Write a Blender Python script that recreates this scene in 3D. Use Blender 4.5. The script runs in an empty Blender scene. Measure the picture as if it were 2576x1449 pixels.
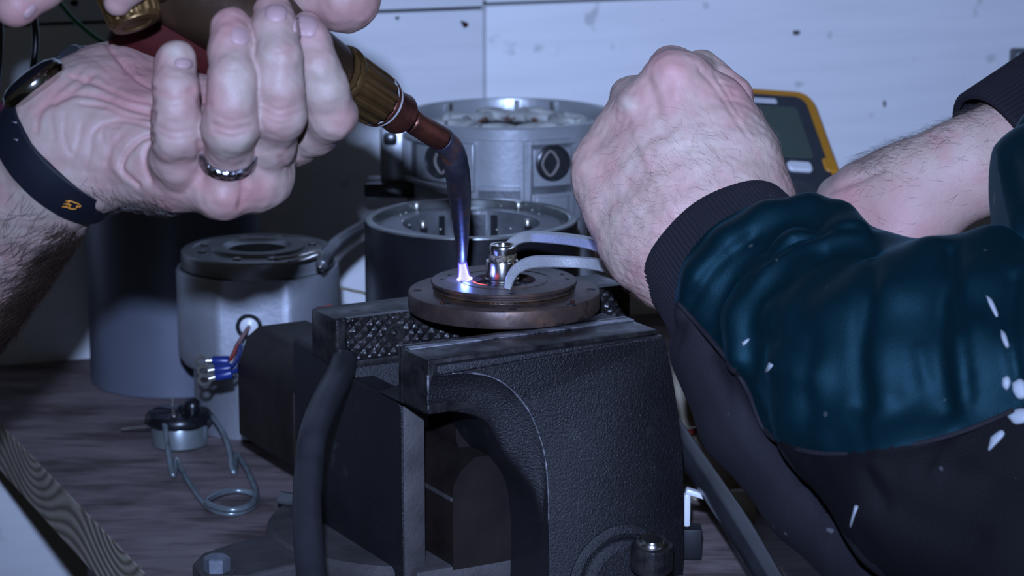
import bpy, bmesh, math, random
import numpy as np
from mathutils import Vector

# ------------------------------------------------------------------ camera, world, light, exposure
SC = bpy.context.scene
COL = SC.collection
FPX = 6380.0                                   # focal length in pixels of the 2576 px wide frame
PITCH = math.radians(12.5)
CAM = np.array([0.0, 0.0, 0.42])
FW = np.array([0, math.cos(PITCH), -math.sin(PITCH)])
RT = np.array([1.0, 0, 0])
UP = np.array([0, math.sin(PITCH), math.cos(PITCH)])

cam_data = bpy.data.cameras.new('camera')
cam = bpy.data.objects.new('camera', cam_data)
COL.objects.link(cam)
cam.location = CAM
cam.rotation_euler = (math.pi / 2 - PITCH, 0, 0)
cam_data.sensor_width = 22.2
cam_data.lens = 22.2 * FPX / 2576
cam_data.clip_start = 0.02
cam_data.clip_end = 20
cam_data.dof.use_dof = True
cam_data.dof.focus_distance = 1.185
cam_data.dof.aperture_fstop = 10.0
SC.camera = cam

world = bpy.data.worlds.new('world')
SC.world = world
world.use_nodes = True
world.node_tree.nodes['Background'].inputs[0].default_value = (0.018, 0.0195, 0.0175, 1)
world.node_tree.nodes['Background'].inputs[1].default_value = 1.0

ld = bpy.data.lights.new('camera_flash', 'SPOT')
ld.spot_size = math.radians(50)
ld.spot_blend = 1.0
ld.shadow_soft_size = 0.013
ld.energy = 116.0
ld.color = (0.43, 0.575, 1.0)
flash = bpy.data.objects.new('camera_flash', ld)
COL.objects.link(flash)
_fp = CAM + UP * 0.105 + FW * 0.03 - RT * 0.018
flash.location = _fp
_aim = CAM + 1.6 * (FW + (1600 - 1288) / FPX * RT - (280 - 724.5) / FPX * UP)
flash.rotation_euler = Vector(_aim - _fp).to_track_quat('-Z', 'Y').to_euler()

SC.view_settings.view_transform = 'Standard'
SC.view_settings.look = 'None'
SC.view_settings.gamma = 1
SC.view_settings.use_curve_mapping = False
SC.view_settings.exposure = 0.0
SC.cycles.use_denoising = True
SC.cycles.max_bounces = 5
SC.cycles.sample_clamp_indirect = 3.0

random.seed(7)
RNG = np.random.default_rng(7)

# ------------------------------------------------------------------ geometry helpers
def ray(x, y):
    return FW + (x - 1288) / FPX * RT - (y - 724.5) / FPX * UP

def P(x, y, d):
    return CAM + d * ray(x, y)

def G(x, y, z=0.0):
    r = ray(x, y)
    return CAM + r * ((z - CAM[2]) / r[2])

def proj(V):
    v = np.asarray(V) - CAM
    d = v @ FW
    return 1288 + FPX * (v @ RT) / d, 724.5 - FPX * (v @ UP) / d, d

def wpos(o):
    p = Vector((0, 0, 0))
    while o is not None:
        p += o.location
        o = o.parent
    return p

def mk(name, verts, faces, mat, parent=None, smooth=False, mats=None, fmat=None, uvs=None):
    """one mesh object; verts in world coordinates"""
    V = np.asarray(verts, dtype=float)
    if parent is not None:
        V = V - np.array(wpos(parent))
    if smooth is not False or True:
        cen = V.mean(0); vol = 0.0
        if len(faces):
            ln = set(map(len, faces)) if not isinstance(faces, np.ndarray) else {faces.shape[1]}
            if ln == {4}:
                A = np.asarray(faces); a, b, c_, d_ = (V[A[:, i]] for i in range(4))
                vol = (((a + b + c_ + d_) / 4 - cen) * np.cross(c_ - a, d_ - b)).sum()
            else:
                for f in faces:
                    q = V[list(f)]; nrm = np.zeros(3)
                    for i in range(1, len(q) - 1): nrm += np.cross(q[i] - q[0], q[i + 1] - q[0])
                    vol += (q.mean(0) - cen) @ nrm
            if vol < 0:
                faces = [list(f)[::-1] for f in faces] if not isinstance(faces, np.ndarray) else faces[:, ::-1]
    me = bpy.data.meshes.new(name)
    me.from_pydata(V.tolist(), [], [list(map(int, f)) for f in faces])
    for m in (mats or [mat]):
        me.materials.append(m)
    if fmat is not None:
        me.polygons.foreach_set('material_index', np.asarray(fmat, dtype=np.int32))
    me.validate()
    if smooth is True:
        me.polygons.foreach_set('use_smooth', [True] * len(me.polygons))
    elif smooth:
        me.polygons.foreach_set('use_smooth', [True] * len(me.polygons))
        me.set_sharp_from_angle(angle=math.radians(smooth))
    me.update()
    o = bpy.data.objects.new(name, me)
    COL.objects.link(o)
    if parent is not None:
        o.parent = parent
    return o

def thing(name, label, cat, loc, group=None):
    o = bpy.data.objects.new(name, None)
    o.empty_display_size = 0.01
    COL.objects.link(o)
    o.location = Vector(loc)
    o['label'] = label
    o['category'] = cat
    if group:
        o['group'] = group
    return o

def tag(o, label, cat, group=None):
    o['label'] = label
    o['category'] = cat
    if group:
        o['group'] = group
    return o

class MB:
    """collects shapes into one mesh"""
    def __init__(s):
        s.v, s.f, s.m = [], [], []
        s.n = 0
    def add(s, V, F, mi=0):
        V = np.asarray(V, dtype=float)
        s.v.append(V)
        s.f += [[int(i) + s.n for i in f] for f in F]
        s.m += [mi] * len(F)
        s.n += len(V)
        return s
    def build(s, name, mat, parent=None, smooth=30, mats=None):
        return mk(name, np.vstack(s.v), s.f, mat, parent, smooth, mats, s.m if mats else None)

def frame(axis, hint=(0, 0, 1)):
    a = np.asarray(axis, float); a = a / np.linalg.norm(a)
    h = np.asarray(hint, float)
    if abs(a @ h) / np.linalg.norm(h) > 0.97:
        h = np.array([1.0, 0, 0])
    u = np.cross(h, a); u /= np.linalg.norm(u)
    v = np.cross(a, u)
    return u, v, a

def box(c, size, ax=None, bev=0.0, seg=2):
    """box centred at c, size along axes ax (3x3 rows); returns V,F"""
    bm = bmesh.new()
    bmesh.ops.create_cube(bm, size=1.0)
    for v in bm.verts:
        v.co = Vector((v.co.x * size[0], v.co.y * size[1], v.co.z * size[2]))
    if bev:
        bmesh.ops.bevel(bm, geom=bm.edges[:], offset=bev, segments=seg, profile=0.5, affect='EDGES')
    V = np.array([v.co[:] for v in bm.verts])
    F = [[v.index for v in f.verts] for f in bm.faces]
    bm.free()
    if ax is not None:
        V = V @ np.asarray(ax)
    return V + np.asarray(c), F

def lathe(prof, c, axis=(0, 0, 1), seg=64, hint=(0, 1, 0), a0=0, a1=2 * math.pi, closed=False):
    """profile [(r, h)...] around axis through c"""
    u, v, a = frame(axis, hint)
    full = abs(a1 - a0 - 2 * math.pi) < 1e-6
    n = seg if full else seg + 1
    th = np.linspace(a0, a1, seg + 1)[:n]
    V = []
    for r, h in prof:
        V.append(np.asarray(c) + h * a + r * (np.cos(th)[:, None] * u + np.sin(th)[:, None] * v))
    V = np.vstack(V)
    F = []
    m = len(prof)
    for i in range(m if closed else m - 1):
        k = (i + 1) % m
        for j in range(seg):
            j2 = (j + 1) % n
            F.append([i * n + j, i * n + j2, k * n + j2, k * n + j])
    if not closed:
        if prof[0][0] > 1e-9 and full and prof[0][0] < 0: pass
    return V, F

def cyl(p0, p1, r0, r1=None, seg=24, cap=True, bev=0.0):
    p0 = np.asarray(p0, float); p1 = np.asarray(p1, float)
    r1 = r0 if r1 is None else r1
    L = np.linalg.norm(p1 - p0)
    if bev:
        prof = [(1e-5, 0), (r0 - bev, 0), (r0 - bev * .3, bev * .3), (r0, bev), (r1, L - bev), (r1 - bev * .3, L - bev * .3), (r1 - bev, L), (1e-5, L)]
    elif cap:
        prof = [(1e-5, 0), (r0, 0), (r1, L), (1e-5, L)]
    else:
        prof = [(r0, 0), (r1, L)]
    return lathe(prof, p0, p1 - p0, seg)

def crom(pts, n=8):
    """Catmull-Rom resample of an (m,k) array"""
    p = np.asarray(pts, float)
    q = np.vstack([2 * p[0] - p[1], p, 2 * p[-1] - p[-2]])
    out = []
    for i in range(1, len(q) - 2):
        for t in np.linspace(0, 1, n, endpoint=False):
            a, b, c, d = q[i - 1], q[i], q[i + 1], q[i + 2]
            out.append(.5 * ((2 * b) + (-a + c) * t + (2 * a - 5 * b + 4 * c - d) * t * t + (-a + 3 * b - 3 * c + d) * t ** 3))
    out.append(p[-1])
    return np.array(out)

def tube(pts, rad, seg=12, n=8, section=None, hint=(0, 0, 1), smoothpath=True):
    """sweep; rad scalar or list; section: optional list of (a,b) unit offsets for a non-round section"""
    p = np.asarray(pts, float)
    r = np.full(len(p), rad) if np.isscalar(rad) else np.asarray(rad, float)
    q = np.hstack([p, r[:, None]])
    if smoothpath:
        q = crom(q, n)
    p, r = q[:, :3], q[:, 3]
    T = np.gradient(p, axis=0)
    T /= np.linalg.norm(T, axis=1)[:, None]
    u, v, _ = frame(T[0], hint)
    if section is None:
        th = np.linspace(0, 2 * math.pi, seg, endpoint=False)
        sec = np.stack([np.cos(th), np.sin(th)], 1)
    else:
        sec = np.asarray(section, float)
    k = len(sec)
    V, F = [], []
    for i in range(len(p)):
        u = u - (u @ T[i]) * T[i]; u /= np.linalg.norm(u)
        v = np.cross(T[i], u)
        V.append(p[i] + r[i] * (sec[:, :1] * u + sec[:, 1:] * v))
    V = np.vstack(V)
    m = len(p)
    for i in range(m - 1):
        for j in range(k):
            j2 = (j + 1) % k
            F.append([i * k + j, i * k + j2, (i + 1) * k + j2, (i + 1) * k + j])
    F.append(list(range(k))[::-1])
    F.append([(m - 1) * k + j for j in range(k)])
    return V, F

def loft(rings, cap=True):
    """closed rings (m,k,3)"""
    R = [np.asarray(r, float) for r in rings]
    k = len(R[0])
    V = np.vstack(R); F = []
    for i in range(len(R) - 1):
        for j in range(k):
            j2 = (j + 1) % k
            F.append([i * k + j, i * k + j2, (i + 1) * k + j2, (i + 1) * k + j])
    if cap:
        F.append(list(range(k))[::-1])
        F.append([(len(R) - 1) * k + j for j in range(k)])
    return V, F

# ------------------------------------------------------------------ materials
class NB:
    def __init__(s, name):
        s.m = bpy.data.materials.new(name)
        s.m.use_nodes = True
        s.nt = s.m.node_tree
        s.b = s.nt.nodes['Principled BSDF']
        s.out = s.nt.nodes['Material Output']
        s._tc = None
    def n(s, t, **kw):
        nd = s.nt.nodes.new(t)
        for k, v in kw.items():
            if k.startswith('i_'):
                key = k[2:]
                key = int(key) if key.isdigit() else key.replace('_', ' ')
                nd.inputs[key].default_value = v
            else:
                setattr(nd, k, v)
        return nd
    def l(s, a, b):
        s.nt.links.new(a, b)
    def tc(s):
        if s._tc is None:
            s._tc = s.n('ShaderNodeTexCoord')
        return s._tc.outputs['Object']
    def map(s, scale=(1, 1, 1), rot=(0, 0, 0), loc=(0, 0, 0), src=None):
        m = s.n('ShaderNodeMapping')
        m.inputs['Scale'].default_value = scale
        m.inputs['Rotation'].default_value = rot
        m.inputs['Location'].default_value = loc
        s.l(src or s.tc(), m.inputs['Vector'])
        return m.outputs[0]
    def noise(s, scale, detail=3, rough=.5, vec=None, dist=0):
        nd = s.n('ShaderNodeTexNoise')
        nd.inputs['Scale'].default_value = scale
        nd.inputs['Detail'].default_value = detail
        nd.inputs['Roughness'].default_value = rough
        nd.inputs['Distortion'].default_value = dist
        s.l(vec or s.tc(), nd.inputs['Vector'])
        return nd.outputs['Fac']
    def ramp(s, fac, stops):
        nd = s.n('ShaderNodeValToRGB')
        cr = nd.color_ramp
        while len(cr.elements) < len(stops):
            cr.elements.new(0.5)
        for e, (p, c) in zip(cr.elements, stops):
            e.position = p
            e.color = (*c, 1) if len(c) == 3 else c
        s.l(fac, nd.inputs[0])
        return nd.outputs[0]
    def mix(s, fac, a, b, blend='MIX'):
        nd = s.n('ShaderNodeMix', data_type='RGBA', blend_type=blend)
        for sock, v in ((nd.inputs[0], fac), (nd.inputs[6], a), (nd.inputs[7], b)):
            if isinstance(v, (int, float)):
                sock.default_value = v
            elif isinstance(v, tuple):
                sock.default_value = (*v, 1) if len(v) == 3 else v
            else:
                s.l(v, sock)
        return nd.outputs[2]
    def math(s, op, a, b=0.0):
        nd = s.n('ShaderNodeMath', operation=op)
        for i, v in enumerate((a, b)):
            if isinstance(v, (int, float)):
                nd.inputs[i].default_value = v
            else:
                s.l(v, nd.inputs[i])
        return nd.outputs[0]
    def bump(s, h, strength, dist=.001, prev=None):
        nd = s.n('ShaderNodeBump')
        nd.inputs['Strength'].default_value = strength
        nd.inputs['Distance'].default_value = dist
        s.l(h, nd.inputs['Height'])
        if prev is not None:
            s.l(prev, nd.inputs['Normal'])
        return nd.outputs[0]
    def set(s, **kw):
        for k, v in kw.items():
            sock = s.b.inputs[k.replace('_', ' ')]
            if isinstance(v, (int, float)):
                sock.default_value = v
            elif isinstance(v, tuple):
                sock.default_value = (*v, 1) if len(v) == 3 else v
            else:
                s.l(v, sock)
        return s

def simple(name, col, rough=.5, metal=0.0, var=.25, vscale=60, bscale=300, bstr=.2, bdist=.0005, spec=.5):
    b = NB(name)
    c2 = tuple(c * (1 - var) for c in col)
    c3 = tuple(min(1, c * (1 + var * .5)) for c in col)
    b.set(Base_Color=b.ramp(b.noise(vscale, 4), [(.3, c2), (.7, c3)]), Roughness=rough, Metallic=metal)
    b.b.inputs['Specular IOR Level'].default_value = spec
    if bstr:
        b.set(Normal=b.bump(b.noise(bscale, 3), bstr, bdist))
    return b.m

M = {}
def build_materials():
    # painted wall boards with faint grain and specks
    b = NB('painted_wood_wall')
    gr = b.noise(9, 5, .6, b.map((1, 1, 9)))
    base = b.ramp(gr, [(.3, (.735, .74, .745)), (.6, (.80, .80, .80))])
    sp = b.ramp(b.noise(38, 2), [(.27, (.45, .46, .45)), (.33, (1, 1, 1))])
    b.set(Base_Color=b.mix(.55, base, sp, 'MULTIPLY'), Roughness=.55,
          Normal=b.bump(gr, .35, .001))
    M['wall'] = b.m
    # bench top
    b = NB('worn_bench_board')
    g = b.noise(14, 6, .65, b.map((1, 5, 1), (0, 0, .4)), .6)
    stains = b.ramp(b.noise(16, 4, .6, b.map((1, 2.6, 1), (0, 0, .35))), [(.36, (.30, .25, .22)), (.55, (1, 1, 1))])
    c = b.ramp(g, [(.3, (.13, .095, .090)), (.5, (.21, .160, .155)), (.72, (.27, .215, .205))])
    b.set(Base_Color=b.mix(.85, c, stains, 'MULTIPLY'), Roughness=.6, Normal=b.bump(g, .4, .001))
    M['bench'] = b.m
    # end grain with growth rings
    b = NB('pine_end_grain')
    w = b.n('ShaderNodeTexWave', wave_type='RINGS', rings_direction='Y')
    w.inputs['Scale'].default_value = 62
    w.inputs['Distortion'].default_value = 1.6
    w.inputs['Detail'].default_value = 2
    w.inputs['Detail Scale'].default_value = .5
    r_ = b.map((1, 1, 1), (0, 0, math.radians(65.5)))
    sx = b.n('ShaderNodeSeparateXYZ'); b.l(r_, sx.inputs[0])
    pp = b.math('MULTIPLY', b.math('SINE', b.math('MULTIPLY', b.math('ADD', sx.outputs[0], .055), 17.0)), .075)
    cx = b.n('ShaderNodeCombineXYZ')
    b.l(b.math('MULTIPLY', pp, .42), cx.inputs[0]); b.l(b.math('ADD', sx.outputs[2], -.040), cx.inputs[2])
    b.l(cx.outputs[0], w.inputs['Vector'])
    c = b.ramp(w.outputs['Fac'], [(.02, (.24, .195, .145)), (.40, (.44, .38, .30)), (1, (.56, .50, .41))])
    b.set(Base_Color=b.mix(.6, c, b.ramp(b.noise(40, 4), [(.3, (.6, .58, .55)), (.7, (1, 1, 1))]), 'MULTIPLY'), Roughness=.8,
          Normal=b.bump(w.outputs['Fac'], .4, .001))
    M['endgrain'] = b.m
    # black cast iron paint
    b = NB('black_cast_iron')
    n1 = b.noise(850, 4, .65)
    n2 = b.noise(30, 4)
    worn = b.ramp(b.noise(55, 6, .7), [(.60, (0, 0, 0)), (.74, (1, 1, 1))])
    c = b.mix(b.math('MULTIPLY', n2, .5), (.006, .006, .0075), (.016, .015, .016))
    b.set(Base_Color=b.mix(b.math('MULTIPLY', worn, .25), c, (.10, .10, .105)),
          Roughness=b.ramp(n2, [(.3, (.30, .30, .30)), (.7, (.46, .46, .46))]),
          Normal=b.bump(n1, .8, .0010))
    b.b.inputs['Specular IOR Level'].default_value = .58
    M['iron'] = b.m
    b = NB('oily_black_steel')
    n1 = b.noise(120, 5, .6)
    b.set(Base_Color=b.ramp(n1, [(.35, (.012, .011, .012)), (.7, (.05, .045, .042))]), Metallic=.45,
          Roughness=b.ramp(b.noise(90, 3), [(.3, (.22, .22, .22)), (.7, (.5, .5, .5))]),
          Normal=b.bump(b.noise(500, 3), .25, .0006))
    M['oily'] = b.m
    b = NB('worn_steel_edge')
    n1 = b.noise(45, 6, .7, b.map((1, 7, 3), (0, 0, -math.radians(29.2))))
    b.set(Base_Color=b.ramp(n1, [(.38, (.05, .05, .056)), (.62, (.50, .50, .54))]), Metallic=.7, Roughness=.42,
          Normal=b.bump(b.noise(300, 3), .2, .0005))
    M['wornedge'] = b.m
    M['bar'] = simple('dark_rusty_slide_bar', (.020, .0135, .0115), .5, .3, .5, 40, 200, .25)
    M['greyiron'] = simple('grey_dusty_and_lit_iron', (.065, .058, .056), .65, .1, .35, 60, 500, .45, .0008)
    # bronze flange
    b = NB('heat_stained_bronze')
    n1 = b.noise(60, 5, .6)
    n2 = b.noise(26, 4)
    c = b.ramp(n1, [(.3, (.042, .028, .026)), (.55, (.085, .056, .046)), (.75, (.16, .085, .055))])
    spots = b.ramp(b.noise(170, 2), [(.30, (.25, .27, .35)), (.38, (1, 1, 1))])
    b.set(Base_Color=b.mix(.8, c, spots, 'MULTIPLY'), Metallic=.5, Roughness=b.ramp(n2, [(.3, (.36, .36, .36)), (.7, (.50, .50, .50))]),
          Normal=b.bump(b.noise(600, 2), .12, .0004))
    M['bronze'] = b.m
    M['oilbrown'] = simple('oily_brown_groove', (.06, .03, .012), .2, .5, .6, 120, 500, .5, .0008)
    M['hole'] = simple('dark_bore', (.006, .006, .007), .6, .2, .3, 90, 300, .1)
    # polished bushing
    b = NB('polished_steel')
    b.set(Base_Color=b.ramp(b.noise(90, 3), [(.3, (.48, .46, .42)), (.7, (.75, .73, .68))]), Metallic=1.0, Roughness=.20,
          Normal=b.bump(b.noise(200, 3, .5, b.map((1, 1, 14))), .12, .0004))
    M['steel'] = b.m
    M['grease'] = simple('greasy_sparkling_ring', (.30, .25, .16), .18, .7, .7, 500, 900, 1.0, .0015)
    b = NB('sandblasted_plier_steel')
    n1 = b.noise(900, 3, .6)
    b.set(Base_Color=b.ramp(b.noise(70, 4), [(.3, (.44, .44, .45)), (.7, (.58, .58, .58))]), Metallic=.45, Roughness=.42,
          Normal=b.bump(n1, .5, .0006))
    M['plier'] = b.m
    # torch
    b = NB('heat_blued_copper')
    n1 = b.noise(60, 5, .65)
    c = b.ramp(n1, [(.32, (.030, .034, .055)), (.52, (.065, .062, .085)), (.64, (.15, .07, .05)), (.78, (.38, .19, .10))])
    b.set(Base_Color=c, Metallic=.6, Roughness=.42, Normal=b.bump(b.noise(350, 3), .3, .0006))
    M['blued'] = b.m
    b = NB('brown_copper')
    n1 = b.noise(60, 5, .6)
    b.set(Base_Color=b.ramp(n1, [(.3, (.05, .018, .014)), (.6, (.13, .042, .026)), (.8, (.24, .085, .045))]), Metallic=.7, Roughness=.38,
          Normal=b.bump(b.noise(300, 3), .25, .0006))
    M['copper'] = b.m
    M['brass'] = simple('old_brass', (.36, .21, .065), .36, .8, .55, 90, 300, .25, .0006)
    M['brassdark'] = simple('dark_brass', (.13, .072, .024), .42, .75, .55, 50, 300, .25, .0006)
    M['torchbody'] = simple('dark_brown_brass_tube', (.055, .030, .016), .45, .6, .5, 40, 300, .2)
    M['redhandle'] = simple('dark_red_handle', (.040, .003, .0025), .75, 0, .4, 30, 300, .1, .0005, .15)
    M['whitering'] = simple('white_metal_collar', (.62, .62, .62), .3, .5, .2, 60, 300, .1)
    # housings
    M['greypaint'] = simple('grey_casting_paint', (.46, .47, .50), .46, .7, .22, 22, 260, .25, .0005)
    M['greypaint2'] = simple('blue_grey_tube_paint', (.13, .14, .175), .42, .2, .22, 12, 260, .15, .0004)
    M['aluminium'] = simple('cast_aluminium', (.42, .43, .44), .34, .45, .22, 30, 240, .25, .0005)
    M['rimalu'] = simple('machined_rim', (.26, .27, .255), .30, .7, .4, 60, 240, .2, .0005)
    M['blackpaint'] = simple('satin_black_housing', (.012, .012, .015), .34, .1, .3, 40, 300, .12)
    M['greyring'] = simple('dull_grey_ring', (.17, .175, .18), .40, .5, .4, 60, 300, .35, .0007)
    M['winding'] = simple('white_winding_tape', (.42, .42, .38), .7, 0, .4, 80, 240, .5, .0008)
    M['windingred'] = simple('brown_winding_end', (.18, .09, .06), .6, 0, .6, 80, 240, .5, .0008)
    M['rubber'] = simple('black_rubber', (.022, .022, .025), .26, 0, .3, 40, 260, .15, .0003, 1.0)
    M['hoserub'] = simple('dusty_rubber_hose', (.026, .026, .030), .42, 0, .35, 40, 160, .3, .0005, .5)
    M['grommetring'] = simple('tan_fibre_ring', (.20, .18, .16), .6, 0, .3, 60, 240, .2)
    M['meterorange'] = simple('amber_plastic_holster', (.52, .22, .015), .5, 0, .12, 30, 240, .05)
    M['meterblack'] = simple('dark_meter_plastic', (.030, .036, .045), .5, 0, .2, 30, 240, .05)
    M['lcd'] = simple('green_grey_display', (.065, .090, .075), .25, 0, .12, 20, 240, 0)
    M['whiteprint'] = simple('pale_print', (.62, .62, .66), .6, 0, .1, 20, 240, 0)
    M['bluevinyl'] = simple('blue_vinyl_sleeve', (.010, .026, .16), .35, 0, .2, 60, 240, .05)
    M['redwire'] = simple('red_brown_wire', (.28, .035, .022), .4, 0, .25, 60, 240, .05)
    M['greenwire'] = simple('green_wire', (.020, .16, .040), .4, 0, .25, 60, 240, .05)
    M['tin'] = simple('tinned_metal', (.42, .40, .36), .32, .8, .35, 120, 240, .1)
    M['springwire'] = simple('grey_spring_wire', (.26, .30, .31), .32, .6, .3, 120, 240, .1)
    M['knob'] = simple('black_phenolic', (.008, .008, .010), .3, 0, .3, 40, 240, .1)
    M['cup'] = simple('dull_metal_cup', (.26, .29, .29), .32, .6, .35, 40, 240, .1)
    M['cream'] = simple('cream_card', (.42, .36, .26), .7, 0, .2, 20, 240, .05)
    M['whiteplastic'] = simple('white_plastic', (.70, .71, .72), .35, 0, .1, 20, 240, .05)
    M['string'] = simple('tan_string', (.35, .29, .17), .8, 0, .2, 90, 240, .2)
    M['band'] = simple('navy_rubber_band', (.0035, .0048, .0095), .6, 0, .2, 40, 500, .1, .0003, .3)
    M['bandprint'] = simple('orange_print', (.75, .28, .02), .5, 0, .1, 40, 500, 0)
    M['watchsteel'] = simple('polished_watch_case', (.62, .60, .56), .12, 1.0, .2, 20, 500, 0)
    M['watchglass'] = simple('black_glass', (.004, .004, .006), .08, 0, .2, 20, 500, 0)
    M['maroon'] = simple('maroon_strap', (.045, .010, .020), .3, 0, .2, 40, 500, .1)
    M['ring'] = simple('engraved_silver_ring', (.42, .42, .44), .22, 1.0, .8, 420, 420, .9, .0012)
    M['floor'] = simple('concrete_floor', (.20, .20, .19), .8, 0, .3, 8, 100, .2)
    M['hexsteel'] = simple('dull_zinc_bolt', (.24, .26, .30), .45, .5, .35, 120, 400, .3, .0006)
    # skin: the colour attribute 'flush' carries redness and pallor of the skin itself
    for nm, base, red, pale in (('skin_pale', (.280, .208, .172), (.315, .155, .142), (.315, .255, .205)),
                                ('skin_ruddy', (.46, .325, .265), (.48, .245, .225), (.52, .41, .34))):
        b = NB(nm)
        at = b.n('ShaderNodeAttribute', attribute_name='flush')
        sep = b.n('ShaderNodeSeparateColor')
        b.l(at.outputs['Color'], sep.inputs[0])
        mott = b.noise(45, 4, .6)
        c = b.mix(b.ramp(mott, [(.38, (0, 0, 0)), (.68, (.75, .75, .75))]), base, red)
        c = b.mix(b.ramp(b.noise(75, 3, .6, b.map((1, 1, 1), (0, 0, 0), (3, 1, 2))), [(.45, (0, 0, 0)), (.72, (.6, .6, .6))]), c, pale)
        c = b.mix(sep.outputs[0], c, red)
        c = b.mix(sep.outputs[1], c, pale)
        fine = b.n('ShaderNodeTexVoronoi')
        fine.inputs['Scale'].default_value = 900
        b.l(b.map((1, 1, .6)), fine.inputs['Vector'])
        bp = b.bump(fine.outputs['Distance'], .16, .0004)
        bp = b.bump(b.noise(170, 4, .6), .22, .0009, bp)
        b.set(Base_Color=c, Roughness=.55, Normal=bp)
        b.b.inputs['Specular IOR Level'].default_value = .3
        b.b.inputs['Subsurface Weight'].default_value = .12
        b.b.inputs['Subsurface Radius'].default_value = (1, .35, .2)
        b.b.inputs['Subsurface Scale'].default_value = .003
        M[nm] = b.m
    b = NB('fingernail')
    b.set(Base_Color=b.ramp(b.noise(60, 2), [(.3, (.30, .185, .18)), (.7, (.34, .22, .21))]), Roughness=.5)
    b.b.inputs['Specular IOR Level'].default_value = .3
    M['nail'] = b.m
    M['hair'] = simple('dark_brown_hair', (.030, .016, .010), .5, 0, .3, 60, 300, 0)
    M['hairthin'] = simple('brown_hair', (.13, .065, .048), .5, 0, .3, 60, 300, 0)
    # cloth
    def cloth(name, col, scale, sheen, rough=.75, lint=True, spec=.13, bs=.5):
        b = NB(name)
        w = b.noise(scale, 2, .5, b.map((1, 1, 2.2)))
        c = b.mix(b.math('MULTIPLY', b.noise(14, 4), .6), col, tuple(x * .45 for x in col))
        if lint:
            sp = b.ramp(b.noise(150, 1, .3), [(.775, (0, 0, 0)), (.80, (1, 1, 1))])
            c = b.mix(b.math('MULTIPLY', sp, .5), c, (.12, .12, .13))
        b.set(Base_Color=c, Roughness=rough, Normal=b.bump(w, bs, .0007))
        b.b.inputs['Sheen Weight'].default_value = sheen
        b.b.inputs['Sheen Roughness'].default_value = .4
        b.b.inputs['Sheen Tint'].default_value = (*[min(1, x * 22) for x in col], 1)
        b.b.inputs['Specular IOR Level'].default_value = spec
        return b.m
    M['teal'] = cloth('teal_fleece', (.0034, .0215, .030), 1500, .03, .52, True, .10, .25)
    M['teal'].node_tree.nodes['Principled BSDF'].inputs['Metallic'].default_value = .55
    M['charcoal'] = cloth('charcoal_knit', (.016, .0145, .018), 900, .02)
    M['blackknit'] = cloth('black_knit', (.0042, .0038, .0048), 900, .02)
    M['cuff'] = cloth('charcoal_rib_knit', (.016, .015, .019), 900, .06)
    M['paint'] = simple('white_paint_splash', (.30, .32, .34), .6, 0, .2, 60, 300, .2)
build_materials()


# ------------------------------------------------------------------ setting: back wall of painted boards, floor
WA = math.radians(19)
WU = np.array([math.cos(WA), math.sin(WA), 0])       # along the wall
WN = np.array([math.sin(WA), -math.cos(WA), 0])      # towards the room
W0 = np.array([-0.2894, 1.675, 0])

def on_wall(x, y, off=0.0):
    r = ray(x, y)
    o = W0 + WN * off
    k = ((o - CAM) @ WN) / (r @ WN)
    return CAM + k * r

def wall_uz(x, y):
    q = on_wall(x, y) - W0
    return q @ WU, q[2]

FLOOR_Z = -0.82
uj = wall_uz(1220, 130)[0]
zl = wall_uz(1200, 21)[1]
zr = wall_uz(1240, 11)[1]
WAX = np.array([WU, -WN, [0, 0, 1]])
wall = thing('wall_back', 'white painted board wall behind the bench', 'wall', W0)
wall['kind'] = 'structure'
del wall['category']; del wall['label']
xb, fb = box(W0 + WU * .3 - WN * .034 + np.array([0, 0, (FLOOR_Z + 1.3) / 2]), (3.4, .03, 1.3 - FLOOR_Z), WAX)
mk('backing', xb, fb, M['hole'], wall)
gap = .0011
for (u0, u1, z0, z1) in ((-1.3, uj, FLOOR_Z, zl), (-1.3, uj, zl, 1.3), (uj, 1.1, FLOOR_Z, zr), (uj, 1.1, zr, 1.3), (1.1, 1.9, FLOOR_Z, 1.3)):
    c = W0 + WU * (u0 + u1) / 2 - WN * .0095 + np.array([0, 0, (z0 + z1) / 2])
    V, F = box(c, (u1 - u0 - 2 * gap, .019, z1 - z0 - 2 * gap), WAX, .0012)
    mk('board', V, F, M['wall'], wall, 30)
# chips in the paint of the wall
for (x, y, sx, sz, m) in ((1170, 62, .0030, .0024, 'copper'), (1163, 56, .0016, .0012, 'hole'), (2003, 82, .004, .0022, 'greyiron'),
                          (2225, 262, .0014, .003, 'greyiron'), (1000, 46, .002, .0014, 'greyring'), (95, 4, .0035, .0045, 'hole'), (188, 8, .0035, .003, 'hole')):
    q = on_wall(x, y, .0003)
    n = 11
    ring = [q + WU * sx * math.cos(a) * random.uniform(.6, 1.1) + np.array([0, 0, 1]) * sz * math.sin(a) * random.uniform(.6, 1.1) for a in np.linspace(0, 2 * math.pi, n, endpoint=False)]
    V, F = loft([[p - WN * .0004 for p in ring], ring])
    mk('paint_chip', V, F, M[m], wall)
V, F = box((0.2, 1.0, FLOOR_Z - .02), (6, 5, .04))
o = mk('floor', V, F, M['floor']); o['kind'] = 'structure'

# ------------------------------------------------------------------ bench
E0 = G(0, 1065); E1 = G(372, 1449)
ed = (E1 - E0) / np.linalg.norm(E1 - E0)             # towards the viewer along the left edge
en = np.array([-ed[1], ed[0], 0])                    # into the bench
if en[0] < 0: en = -en
bench = thing('workbench', 'worn brown wooden workbench with a pale growth-ringed end-grain edge', 'workbench', (E1[0], E1[1], -.033))
TH = .0325
def bench_pt(a, b, z):
    return E0 + ed * a + en * b + np.array([0, 0, z])
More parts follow.
